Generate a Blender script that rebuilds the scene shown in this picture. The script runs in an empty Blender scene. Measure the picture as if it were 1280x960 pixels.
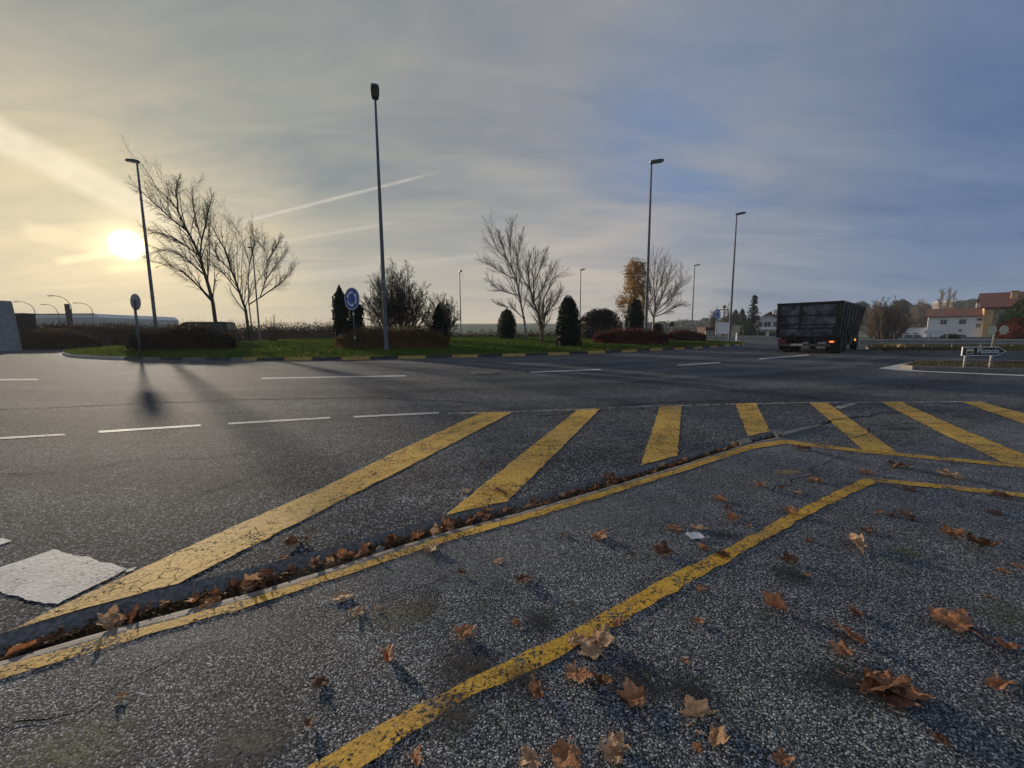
import bpy, bmesh, math, random
from mathutils import Vector, Matrix, noise
C = bpy.context.scene.collection
SC = bpy.context.scene
R = math.radians
RNG = random.Random(7)

# ------------------------------------------------------------------ camera
F, CX, CY, H = 510.0, 640.0, 480.0, 1.15
down = Vector((26.0, -4020.0, -F)).normalized()
ZW = -down
fw = Vector((0, 0, -1)); YW = (fw - ZW * fw.dot(ZW)).normalized()
XW = YW.cross(ZW)
ROT = Matrix((XW, YW, ZW))            # camera -> world
CAM = Vector((0, 0, H))

def ray(px, py):
    return ROT @ Vector((px - CX, CY - py, -F))
def g(px, py, z=0.0):
    d = ray(px, py); t = (z - H) / d.z
    return CAM + d * t
def at(px, py, Y):
    d = ray(px, py); return CAM + d * (Y / d.y)
def m_per_px(p):
    return -(ROT.transposed() @ (p - CAM)).z / F

cd = bpy.data.cameras.new('camera'); cam = bpy.data.objects.new('camera', cd); C.objects.link(cam)
cd.sensor_width = 36.0; cd.lens = F / 1280 * 36.0; cd.clip_end = 6000; cd.clip_start = 0.05
cam.matrix_world = Matrix.Translation(CAM) @ ROT.to_4x4()
SC.camera = cam
SUN = ray(159, 306).normalized()
SUN_EL = math.asin(SUN.z); SUN_AZ = math.atan2(SUN.x, SUN.y)

# ------------------------------------------------------------------ mesh helpers
class MB:
    def __init__(s): s.v = []; s.f = []; s.m = []; s.sm = []
    def face(s, idx, m=0, sm=False): s.f.append(idx); s.m.append(m); s.sm.append(sm)
    def poly(s, pts, m=0):
        n = len(s.v); s.v += [tuple(p) for p in pts]; s.face(tuple(range(n, n + len(pts))), m)
    def box(s, c, d, m=0, mat=None, taper=(1, 1)):
        n = len(s.v)
        for z in (-.5, .5):
            tx, ty = taper if z > 0 else (1, 1)
            for x, y in ((-.5, -.5), (.5, -.5), (.5, .5), (-.5, .5)):
                p = Vector((x * d[0] * tx, y * d[1] * ty, z * d[2]))
                if mat: p = mat @ p
                s.v.append(tuple(p + Vector(c)))
        for q in ((3, 2, 1, 0), (4, 5, 6, 7), (0, 1, 5, 4), (1, 2, 6, 5), (2, 3, 7, 6), (3, 0, 4, 7)):
            s.face(tuple(n + k for k in q), m)
    def tube(s, pts, rad, sides=6, m=0, cap=True, sm=True):
        pts = [Vector(p) for p in pts]; n0 = len(s.v); k = len(pts)
        t = (pts[1] - pts[0]).normalized()
        u = t.orthogonal().normalized()
        for i, p in enumerate(pts):
            if i == 0: d = pts[1] - pts[0]
            elif i == k - 1: d = pts[-1] - pts[-2]
            else: d = pts[i + 1] - pts[i - 1]
            if d.length < 1e-9: d = t
            d.normalize(); u = (u - d * u.dot(d))
            if u.length < 1e-6: u = d.orthogonal()
            u.normalize(); w = d.cross(u); r = rad[i] if hasattr(rad, '__len__') else rad
            for a in range(sides):
                an = 2 * math.pi * a / sides
                s.v.append(tuple(p + (u * math.cos(an) + w * math.sin(an)) * r))
        for i in range(k - 1):
            for a in range(sides):
                b = (a + 1) % sides
                s.face((n0 + i * sides + a, n0 + i * sides + b, n0 + (i + 1) * sides + b, n0 + (i + 1) * sides + a), m, sm)
        if cap:
            s.face(tuple(n0 + a for a in reversed(range(sides))), m)
            s.face(tuple(n0 + (k - 1) * sides + a for a in range(sides)), m)
    def prism(s, pts, ex, m=0):
        """closed outline (list of points) pushed along ex"""
        n = len(s.v); k = len(pts); ex = Vector(ex)
        s.v += [tuple(p) for p in pts]; s.v += [tuple(Vector(p) + ex) for p in pts]
        s.face(tuple(range(n, n + k)), m); s.face(tuple(reversed(range(n + k, n + 2 * k))), m)
        for i in range(k):
            j = (i + 1) % k
            s.face((n + j, n + i, n + k + i, n + k + j), m)
    def lathe(s, prof, c=(0, 0, 0), sides=16, m=0, jit=None):
        n0 = len(s.v)
        for i, (r, z) in enumerate(prof):
            for a in range(sides):
                an = 2 * math.pi * a / sides; q = r * (jit(an, z) if jit else 1)
                s.v.append((c[0] + q * math.cos(an), c[1] + q * math.sin(an), c[2] + z))
        for i in range(len(prof) - 1):
            for a in range(sides):
                b = (a + 1) % sides
                s.face((n0 + i * sides + a, n0 + i * sides + b, n0 + (i + 1) * sides + b, n0 + (i + 1) * sides + a), m, True)
        s.face(tuple(n0 + a for a in reversed(range(sides))), m)
        s.face(tuple(n0 + (len(prof) - 1) * sides + a for a in range(sides)), m)
    def build(s, name, mats, parent=None, loc=None, rotz=None, fix=False):
        me = bpy.data.meshes.new(name); me.from_pydata(s.v, [], s.f)
        if not isinstance(mats, (list, tuple)): mats = [mats]
        for mt in mats: me.materials.append(mt)
        me.polygons.foreach_set('material_index', s.m)
        me.polygons.foreach_set('use_smooth', s.sm)
        if fix:
            bm = bmesh.new(); bm.from_mesh(me); bmesh.ops.recalc_face_normals(bm, faces=bm.faces); bm.to_mesh(me); bm.free()
        me.update()
        o = bpy.data.objects.new(name, me); C.objects.link(o)
        if parent: o.parent = parent
        if loc is not None: o.location = loc
        if rotz is not None: o.rotation_euler = (0, 0, rotz)
        return o

def tag(o, label=None, cat=None, group=None, kind=None):
    if label: o['label'] = label
    if cat: o['category'] = cat
    if group: o['group'] = group
    if kind: o['kind'] = kind
    return o
def thing(name, label, cat, loc=(0, 0, 0), rotz=0, group=None):
    o = bpy.data.objects.new(name, None); C.objects.link(o); o.location = loc; o.rotation_euler = (0, 0, rotz)
    o.empty_display_size = .2
    return tag(o, label, cat, group)
def copy_tree(o, parent=None):
    c = o.copy(); C.objects.link(c); c.parent = parent
    for ch in list(o.children): copy_tree(ch, c)
    return c

# ------------------------------------------------------------------ materials
def newmat(name):
    m = bpy.data.materials.new(name); m.use_nodes = True; nt = m.node_tree
    return m, nt, nt.nodes['Principled BSDF'], nt.nodes['Material Output']
def N(nt, t, **kw):
    n = nt.nodes.new(t)
    for k, v in kw.items():
        if k.startswith('i_'):
            n.inputs[int(k[2:]) if k[2:].isdigit() else k[2:].replace('_', ' ')].default_value = v
        else: setattr(n, k, v)
    return n
def ramp(nt, fac, stops):
    r = nt.nodes.new('ShaderNodeValToRGB'); e = r.color_ramp.elements
    while len(e) > 1: e.remove(e[-1])
    for i, (p, c) in enumerate(stops):
        if i == 0: e[0].position = p; el = e[0]
        else: el = e.new(p)
        if not hasattr(c, '__len__'): c = (c, c, c)
        el.color = (*c, 1)
    nt.links.new(fac, r.inputs[0]); return r.outputs[0]
def mixc(nt, fac, a, b, mode='MIX'):
    n = nt.nodes.new('ShaderNodeMix'); n.data_type = 'RGBA'; n.blend_type = mode
    for s, v in ((0, fac), (6, a), (7, b)):
        if hasattr(v, 'is_linked') or isinstance(v, bpy.types.NodeSocket): nt.links.new(v, n.inputs[s])
        elif s == 0: n.inputs[0].default_value = v
        else: n.inputs[s].default_value = (*v, 1) if len(v) == 3 else v
    return n.outputs[2]
def math_(nt, op, a, b=None, clamp=False):
    n = nt.nodes.new('ShaderNodeMath'); n.operation = op; n.use_clamp = clamp
    for i, v in enumerate((a, b)):
        if v is None: continue
        if isinstance(v, bpy.types.NodeSocket): nt.links.new(v, n.inputs[i])
        else: n.inputs[i].default_value = v
    return n.outputs[0]
def tc(nt, kind='Object'): return nt.nodes.new('ShaderNodeTexCoord').outputs[kind]
def nz(nt, co, scale, detail=4, rough=.55, dist=0):
    n = nt.nodes.new('ShaderNodeTexNoise'); n.inputs['Scale'].default_value = scale
    n.inputs['Detail'].default_value = detail; n.inputs['Roughness'].default_value = rough; n.inputs['Distortion'].default_value = dist
    nt.links.new(co, n.inputs['Vector']); return n.outputs['Fac']
def bump(nt, bs, hgt, strength=.5, dist=.01):
    b = nt.nodes.new('ShaderNodeBump'); b.inputs['Strength'].default_value = strength; b.inputs['Distance'].default_value = dist
    nt.links.new(hgt, b.inputs['Height']); nt.links.new(b.outputs[0], bs.inputs['Normal'])

def simple(name, a, b=None, scale=6.0, rough=.7, metal=0.0, bmp=0.0, lo=.35, hi=.65, spec=.4):
    m, nt, bs, out = newmat(name)
    b = b or tuple(min(1, x * 1.35) for x in a)
    f = nz(nt, tc(nt), scale, 5, .6)
    nt.links.new(ramp(nt, f, [(lo, a), (hi, b)]), bs.inputs['Base Color'])
    bs.inputs['Roughness'].default_value = rough; bs.inputs['Metallic'].default_value = metal
    bs.inputs['Specular IOR Level'].default_value = spec
    if bmp: bump(nt, bs, f, bmp, .02)
    return m
def emissive(name, col, s):
    m, nt, bs, out = newmat(name)
    bs.inputs['Base Color'].default_value = (*col, 1); bs.inputs['Emission Color'].default_value = (*col, 1); bs.inputs['Emission Strength'].default_value = s
    return m

def asphalt(name, scale, cols, tint, wear, bstr=.7, bdist=.006, mid=.5, rough=.85, spec=.2, lanes=None):
    m, nt, bs, out = newmat(name); co = tc(nt)
    # slightly warped coordinates so that stones are irregular
    wn = nt.nodes.new('ShaderNodeTexNoise'); wn.inputs['Scale'].default_value = scale * .7; wn.inputs['Detail'].default_value = 1
    nt.links.new(co, wn.inputs['Vector'])
    add = nt.nodes.new('ShaderNodeVectorMath'); add.operation = 'MULTIPLY_ADD'
    nt.links.new(wn.outputs['Color'], add.inputs[0]); add.inputs[1].default_value = (.9 / scale,) * 3; nt.links.new(co, add.inputs[2])
    v = nt.nodes.new('ShaderNodeTexVoronoi'); v.inputs['Scale'].default_value = scale; nt.links.new(add.outputs[0], v.inputs['Vector'])
    sp = nt.nodes.new('ShaderNodeSeparateColor'); nt.links.new(v.outputs['Color'], sp.inputs[0])
    stone = ramp(nt, sp.outputs[0], cols)
    dist = ramp(nt, v.outputs['Distance'], [(.25, 1.06), (.64, .14)])
    c = mixc(nt, 1.0, stone, dist, 'MULTIPLY')
    big = ramp(nt, nz(nt, co, .55, 6, .62, .6), [(.28, (1 - wear,) * 3), (.72, (1 + wear,) * 3)])
    c = mixc(nt, 1.0, c, big, 'MULTIPLY')
    med = ramp(nt, nz(nt, co, 5.0, 5, .6), [(.3, (1 - mid * .4,) * 3), (.7, (1 + mid * .4,) * 3)])
    c = mixc(nt, 1.0, c, med, 'MULTIPLY')
    spots = ramp(nt, nz(nt, co, 1.9, 3, .5, 1.0), [(.62, (1, 1, 1)), (.74, (.55, .52, .5))])
    c = mixc(nt, .8, c, spots, 'MULTIPLY')
    if lanes:                                   # wheel-polished bands that follow the roundabout
        sb = nt.nodes.new('ShaderNodeVectorMath'); sb.operation = 'DISTANCE'; nt.links.new(co, sb.inputs[0]); sb.inputs[1].default_value = (*lanes, 0)
        n1 = nt.nodes.new('ShaderNodeTexNoise'); n1.noise_dimensions = '1D'; n1.inputs['Scale'].default_value = .8; n1.inputs['Detail'].default_value = 3
        nt.links.new(math_(nt, 'ADD', sb.outputs['Value'], math_(nt, 'MULTIPLY', nz(nt, co, .25, 2), 1.6)), n1.inputs['W'])
        c = mixc(nt, 1.0, c, ramp(nt, n1.outputs['Fac'], [(.32, (.72, .72, .74)), (.52, (1, 1, 1)), (.68, (1.25, 1.24, 1.22))]), 'MULTIPLY')
    c = mixc(nt, 1.0, c, tint, 'MULTIPLY')
    nt.links.new(c, bs.inputs['Base Color'])
    bs.inputs['Roughness'].default_value = rough; bs.inputs['Specular IOR Level'].default_value = spec
    hm = math_(nt, 'ADD', math_(nt, 'MULTIPLY', dist, .8), math_(nt, 'MULTIPLY', sp.outputs[1], .7))
    bump(nt, bs, hm, bstr, bdist)
    return m

def paint(name, a, b, crack_scale=7.0, wear=.44, crack=.035, fine=90.0, soft=.05):
    """road paint: crazed, holed (real holes, the asphalt shows through)"""
    m, nt, bs, out = newmat(name); co = tc(nt)
    col = ramp(nt, nz(nt, co, 3.0, 6, .65), [(.3, a), (.7, b)])
    col = mixc(nt, ramp(nt, nz(nt, co, 1.3, 5, .65, .8), [(.48, 0.0), (.72, .55)]), col, tuple(.45 * x + .08 for x in a))
    grit = ramp(nt, nz(nt, co, 45.0, 3, .6), [(.3, .72), (.65, 1.08)])
    col = mixc(nt, 1.0, col, grit, 'MULTIPLY')
    nt.links.new(col, bs.inputs['Base Color']); bs.inputs['Roughness'].default_value = .75
    wn = nt.nodes.new('ShaderNodeTexNoise'); wn.inputs['Scale'].default_value = crack_scale * 1.5; nt.links.new(co, wn.inputs['Vector'])
    add = nt.nodes.new('ShaderNodeVectorMath'); add.operation = 'MULTIPLY_ADD'
    nt.links.new(wn.outputs['Color'], add.inputs[0]); add.inputs[1].default_value = (.7 / crack_scale,) * 3; nt.links.new(co, add.inputs[2])
    v = nt.nodes.new('ShaderNodeTexVoronoi'); v.feature = 'DISTANCE_TO_EDGE'; v.inputs['Scale'].default_value = crack_scale; nt.links.new(add.outputs[0], v.inputs['Vector'])
    gate = ramp(nt, nz(nt, co, 1.7, 3, .5), [(.38, .0), (.58, 1.0)])
    cr = math_(nt, 'LESS_THAN', v.outputs['Distance'], math_(nt, 'MULTIPLY', gate, crack))
    f = math_(nt, 'ADD', math_(nt, 'MULTIPLY', nz(nt, co, fine, 2, .6), .55), math_(nt, 'MULTIPLY', nz(nt, co, 4.0, 5, .65), .45))
    hole = ramp(nt, f, [(wear - soft, 1.0), (wear + soft, 0.0)])
    fac = math_(nt, 'MAXIMUM', math_(nt, 'MULTIPLY', cr, .85), hole)
    tr = nt.nodes.new('ShaderNodeBsdfTransparent'); mx = nt.nodes.new('ShaderNodeMixShader')
    nt.links.new(fac, mx.inputs[0]); nt.links.new(bs.outputs[0], mx.inputs[1]); nt.links.new(tr.outputs[0], mx.inputs[2]); nt.links.new(mx.outputs[0], out.inputs[0])
    bump(nt, bs, nz(nt, co, 70.0, 3, .6), .5, .004)
    return m

def decal(name, col, scale=7.0, gain=1.0):
    m, nt, bs, out = newmat(name); co = tc(nt)
    bs.inputs['Base Color'].default_value = (*col, 1); bs.inputs['Roughness'].default_value = .7
    ln = nt.nodes.new('ShaderNodeVectorMath'); ln.operation = 'LENGTH'; nt.links.new(co, ln.inputs[0])
    rad = ramp(nt, ln.outputs['Value'], [(.1, 1.0), (.95, 0.0)])
    f = math_(nt, 'MULTIPLY', rad, ramp(nt, nz(nt, co, scale, 6, .7), [(.36, 0.0), (.62, 1.0)]))
    f = math_(nt, 'MULTIPLY', f, gain, True)
    tr = nt.nodes.new('ShaderNodeBsdfTransparent'); mx = nt.nodes.new('ShaderNodeMixShader')
    nt.links.new(f, mx.inputs[0]); nt.links.new(tr.outputs[0], mx.inputs[1]); nt.links.new(bs.outputs[0], mx.inputs[2]); nt.links.new(mx.outputs[0], out.inputs[0])
    return m

def leafy(name, a, b, trans=.25, scale=1.2, rough=.6, c=None):
    m, nt, bs, out = newmat(name); co = tc(nt)
    gm = nt.nodes.new('ShaderNodeNewGeometry')
    f = math_(nt, 'ADD', math_(nt, 'MULTIPLY', nz(nt, co, scale, 3), .6), math_(nt, 'MULTIPLY', gm.outputs['Random Per Island'], .4))
    st = [(.3, a), (.7, b)]
    if c: st = [(.25, a), (.5, b), (.75, c)]
    col = ramp(nt, f, st)
    nt.links.new(col, bs.inputs['Base Color']); bs.inputs['Roughness'].default_value = rough
    bs.inputs['Specular IOR Level'].default_value = .08
    if trans:
        tl = nt.nodes.new('ShaderNodeBsdfTranslucent'); nt.links.new(col, tl.inputs[0]); mx = nt.nodes.new('ShaderNodeMixShader'); mx.inputs[0].default_value = trans
        nt.links.new(bs.outputs[0], mx.inputs[1]); nt.links.new(tl.outputs[0], mx.inputs[2]); nt.links.new(mx.outputs[0], out.inputs[0])
    return m

GREYS = [(0.0, (.05, .053, .057)), (.3, (.10, .104, .108)), (.6, (.19, .195, .20)), (.85, (.33, .33, .33)), (.97, (.55, .545, .53))]
GREYS2 = [(0.0, (.03, .032, .036)), (.4, (.075, .078, .083)), (.75, (.17, .173, .178)), (.95, (.42, .415, .40))]
M = {}
M['lot'] = asphalt('coarse_asphalt', 165, GREYS, (1.42, 1.43, 1.44), .26, .6, .0035)
M['road'] = asphalt('road_asphalt', 100, GREYS2, (1.34, 1.36, 1.40), .24, .5, .003, mid=.6, rough=.9, spec=.12, lanes=(-6, 40))
M['patch'] = asphalt('worn_asphalt', 115, GREYS2, (1.75, 1.7, 1.62), .2, .6, .005)
M['yellow'] = paint('yellow_crazed_paint', (.64, .345, .036), (.80, .49, .075), 11.5, .425, .028, 60, .06)
M['yellow2'] = paint('yellow_line_paint', (.64, .33, .022), (.78, .455, .045), 9, .455, .02, 85, .04)
M['white'] = paint('white_road_paint', (.52, .50, .46), (.72, .70, .66), 5, .40, .0, 70, .07)
M['faint'] = paint('worn_line_paint', (.45, .42, .33), (.60, .57, .48), 5, .50, .03, 30, .06)
M['tar'] = simple('crack_tar', (.010, .010, .011), (.022, .022, .022), 30, 1.0, spec=0.0)
M['kerbdark'] = simple('stained_kerb_concrete', (.085, .081, .077), (.23, .22, .205), 45, .9, bmp=.5)
M['gutter'] = simple('gutter_dirt', (.03, .022, .015), (.085, .06, .04), 20, .95, bmp=.6)
M['lip'] = simple('pale_concrete', (.17, .15, .13), (.28, .25, .215), 12, .85, bmp=.4)
M['kerbgrey'] = simple('kerb_concrete_grey', (.30, .29, .27), (.46, .44, .41), 7, .85, bmp=.4)
M['kerbblack'] = simple('kerb_dark_paint', (.02, .02, .02), (.06, .055, .05), 6, .7)
M['kerbyellow'] = simple('kerb_yellow_paint', (.34, .21, .05), (.50, .33, .09), 5, .7)
M['soil'] = simple('dark_soil', (.02, .016, .012), (.05, .04, .03), 10, .95, bmp=.8)
M['black'] = simple('drain_black', (.004, .004, .004), (.01, .01, .01), 10, .9)
M['grass'] = leafy('lawn_grass', (.05, .085, .014), (.09, .135, .024), .4, .45, rough=1.0, c=(.19, .19, .05))
M['lawn'] = simple('lawn_ground', (.032, .060, .010), (.070, .105, .018), 1.6, 1.0, bmp=.8, spec=0.0)
M['verge'] = simple('verge_ground', (.045, .048, .022), (.10, .085, .05), 1.2, .95, bmp=.8)
M['vgrass'] = leafy('dry_verge_grass', (.05, .05, .02), (.13, .10, .05), .25, .8)
M['field'] = simple('field', (.05, .07, .03), (.09, .10, .05), .05, .95)
M['hill'] = simple('hill_meadow', (.12, .17, .08), (.17, .21, .11), .02, .95)
M['bark'] = simple('bark_brown', (.035, .028, .022), (.085, .070, .055), 8, .9, bmp=.5)
M['birch'] = simple('birch_bark', (.06, .05, .045), (.42, .39, .35), 5, .85, lo=.40, hi=.52)
M['twig'] = simple('twigs', (.045, .034, .026), (.085, .062, .045), 4, .9)
M['twigpale'] = simple('pale_twigs', (.17, .14, .115), (.27, .225, .19), 1, .9)
M['twigbrown'] = simple('brown_twigs', (.10, .068, .048), (.16, .115, .085), 1, .9)
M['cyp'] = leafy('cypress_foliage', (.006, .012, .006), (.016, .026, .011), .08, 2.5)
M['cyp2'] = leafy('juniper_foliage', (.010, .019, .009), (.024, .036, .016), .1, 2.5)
M['gold'] = leafy('golden_leaves', (.16, .085, .02), (.34, .18, .045), .4, 1.6, c=(.42, .25, .07))
M['rust'] = leafy('rust_hedge_leaves', (.075, .055, .02), (.16, .095, .04), .4, 1.6, c=(.26, .15, .06))
M['red'] = leafy('red_hedge_leaves', (.05, .016, .014), (.12, .035, .028), .35, 1.8, c=(.18, .065, .045))
M['hedge'] = leafy('dark_hedge_leaves', (.025, .022, .014), (.07, .05, .028), .35, 1.6, c=(.13, .085, .045))
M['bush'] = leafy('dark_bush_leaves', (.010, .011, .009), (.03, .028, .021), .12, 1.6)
M['scrub'] = leafy('brown_scrub', (.07, .05, .026), (.15, .095, .048), .3, 1.2)
M['green'] = leafy('ivy_leaves', (.014, .028, .014), (.04, .065, .03), .15, 1.5)
M['redbush'] = leafy('red_bush_leaves', (.09, .022, .014), (.2, .05, .03), .25, 1.5)
M['spruce'] = leafy('spruce_needles', (.012, .025, .016), (.03, .05, .03), .1, 1.5)
M['farwood'] = leafy('far_wood_leaves', (.03, .045, .03), (.07, .085, .055), .1, .12)
M['farpine'] = leafy('far_pine_leaves', (.02, .036, .026), (.045, .065, .042), .1, .2)
M['steel'] = simple('galvanised_steel', (.10, .108, .12), (.17, .18, .195), 3, .8, .15)
M['steeldark'] = simple('dark_lamp_housing', (.035, .04, .045), (.07, .075, .08), 5, .5)
M['glass'] = simple('lamp_glass', (.25, .26, .26), (.3, .3, .3), 3, .2)
M['rustmetal'] = simple('weathered_pole', (.05, .03, .02), (.12, .07, .045), 5, .9)
M['signgrey'] = simple('sign_back', (.22, .22, .21), (.32, .32, .30), 4, .6)
M['signblue'] = simple('sign_blue', (.012, .075, .34), (.02, .10, .42), 3, .45)
M['signwhite'] = simple('sign_white', (.70, .71, .70), (.80, .80, .78), 6, .5)
M['signgreen'] = simple('sign_dark_green', (.012, .028, .024), (.022, .042, .034), 4, .6)
M['signcream'] = simple('sign_back_cream', (.55, .52, .36), (.66, .62, .46), 5, .6)
M['wallwhite'] = simple('white_render', (.76, .77, .78), (.84, .84, .83), .6, .9)
M['wallgrey'] = simple('weathered_wall', (.22, .18, .16), (.32, .27, .24), .8, .9)
M['ochre'] = simple('ochre_render', (.50, .32, .14), (.66, .44, .21), 1, .9)
M['stonewall'] = simple('stone_masonry', (.17, .14, .10), (.33, .28, .21), 1.6, .95, bmp=.6)
M['dark'] = simple('dark_opening', (.012, .014, .018), (.035, .04, .05), 1, .3)
M['frame'] = simple('window_frame', (.35, .35, .34), (.5, .5, .48), 3, .6)
M['brownwood'] = simple('brown_wood', (.05, .03, .02), (.10, .06, .04), 3, .8)
M['shed'] = simple('warehouse_cladding', (.36, .38, .37), (.46, .47, .45), .15, .6)
M['shedlight'] = simple('warehouse_light_band', (.66, .66, .63), (.74, .74, .70), .2, .5)
M['slab'] = simple('grey_monolith_concrete', (.20, .21, .21), (.31, .32, .32), 3, .8, bmp=.3)
M['container'] = simple('dark_red_brown_cladding', (.03, .02, .018), (.055, .035, .03), 2, .7)
M['rail'] = simple('rail_steel', (.30, .295, .27), (.42, .41, .37), 2, .55, .15)
M['tyre'] = simple('tyre_rubber', (.010, .010, .010), (.02, .02, .02), 9, .9)
M['truck'] = simple('truck_dirty_steel', (.035, .032, .036), (.21, .20, .225), 2.6, .7, .1, bmp=.3, lo=.38, hi=.66)
M['truckrim'] = simple('truck_dark_frame', (.012, .011, .011), (.035, .03, .028), 3, .7)
M['truckred'] = simple('truck_red_brown', (.09, .035, .025), (.16, .07, .05), 3, .7)
M['bumper'] = simple('truck_bumper', (.08, .06, .042), (.15, .12, .09), 4, .7)
M['lampon'] = emissive('truck_lamp_lit', (1.0, .28, .06), 1.3)
M['lampamber'] = emissive('truck_marker_lit', (1.0, .42, .10), 1.2)
M['lampred'] = simple('red_lens', (.15, .01, .01), (.2, .015, .015), 3, .3)
M['cardark'] = simple('dark_car_paint', (.012, .013, .013), (.02, .021, .02), 2, .6, spec=.2)
M['carwhite'] = simple('white_car_paint', (.6, .61, .62), (.7, .7, .71), 2, .35)
M['carglass'] = simple('car_glass', (.02, .024, .024), (.04, .045, .045), 2, .35)
M['paper'] = simple('white_paper', (.55, .56, .56), (.7, .7, .7), 20, .7)
M['stain'] = decal('oil_stain', (.016, .015, .014), 5.0, 1.3)
M['moss'] = decal('moss_stain', (.12, .12, .03), 8.0, .6)
M['worn'] = decal('worn_pale_patch', (.26, .25, .24), 9.0, .42)  # paler blotch over the asphalt colour, fading outward
M['wornpaint'] = decal('leftover_yellow_paint', (.50, .32, .05), 12.0, 1.0)

def rooftile(name, a, b):
    m, nt, bs, out = newmat(name); co = tc(nt)
    w = N(nt, 'ShaderNodeTexWave'); w.inputs['Scale'].default_value = 1.1; w.inputs['Distortion'].default_value = .6; nt.links.new(co, w.inputs['Vector'])
    n = nz(nt, co, 1.5, 5, .65)
    c = ramp(nt, n, [(.3, a), (.7, b)])
    c = mixc(nt, .6, c, ramp(nt, w.outputs['Fac'], [(.2, .45), (.6, 1.0)]), 'MULTIPLY')
    nt.links.new(c, bs.inputs['Base Color']); bs.inputs['Roughness'].default_value = .9
    bump(nt, bs, w.outputs['Fac'], .8, .06); return m
M['tiles'] = rooftile('red_roof_tiles', (.13, .045, .032), (.24, .095, .062))
M['tiles2'] = rooftile('dark_roof_tiles', (.11, .03, .026), (.20, .07, .052))

def drymat(name, a, b, c):
    m, nt, bs, out = newmat(name); co = tc(nt)
    col = ramp(nt, nz(nt, co, 2.6, 6, .7), [(.28, a), (.5, b), (.75, c)])
    w = nt.nodes.new('ShaderNodeTexVoronoi'); w.feature = 'DISTANCE_TO_EDGE'; w.inputs['Scale'].default_value = 3.5; nt.links.new(co, w.inputs['Vector'])
    col = mixc(nt, .55, col, ramp(nt, w.outputs['Distance'], [(.0, .45), (.07, 1.0)]), 'MULTIPLY')
    nt.links.new(col, bs.inputs['Base Color']); bs.inputs['Roughness'].default_value = .65; bs.inputs['Specular IOR Level'].default_value = .3
    tl = nt.nodes.new('ShaderNodeBsdfTranslucent'); nt.links.new(col, tl.inputs[0]); mx = nt.nodes.new('ShaderNodeMixShader'); mx.inputs[0].default_value = .22
    nt.links.new(bs.outputs[0], mx.inputs[1]); nt.links.new(tl.outputs[0], mx.inputs[2]); nt.links.new(mx.outputs[0], out.inputs[0])
    bump(nt, bs, nz(nt, co, 9.0, 4, .6), .5, .05)
    return m
M['leaf_o'] = drymat('dry_leaf_orange_brown', (.22, .09, .042), (.50, .22, .10), (.66, .36, .19))
M['leaf_t'] = drymat('dry_leaf_tan', (.34, .18, .09), (.62, .38, .21), (.76, .54, .34))
M['leaf_d'] = drymat('dry_leaf_dark_brown', (.075, .033, .02), (.19, .088, .048), (.32, .16, .09))

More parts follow.
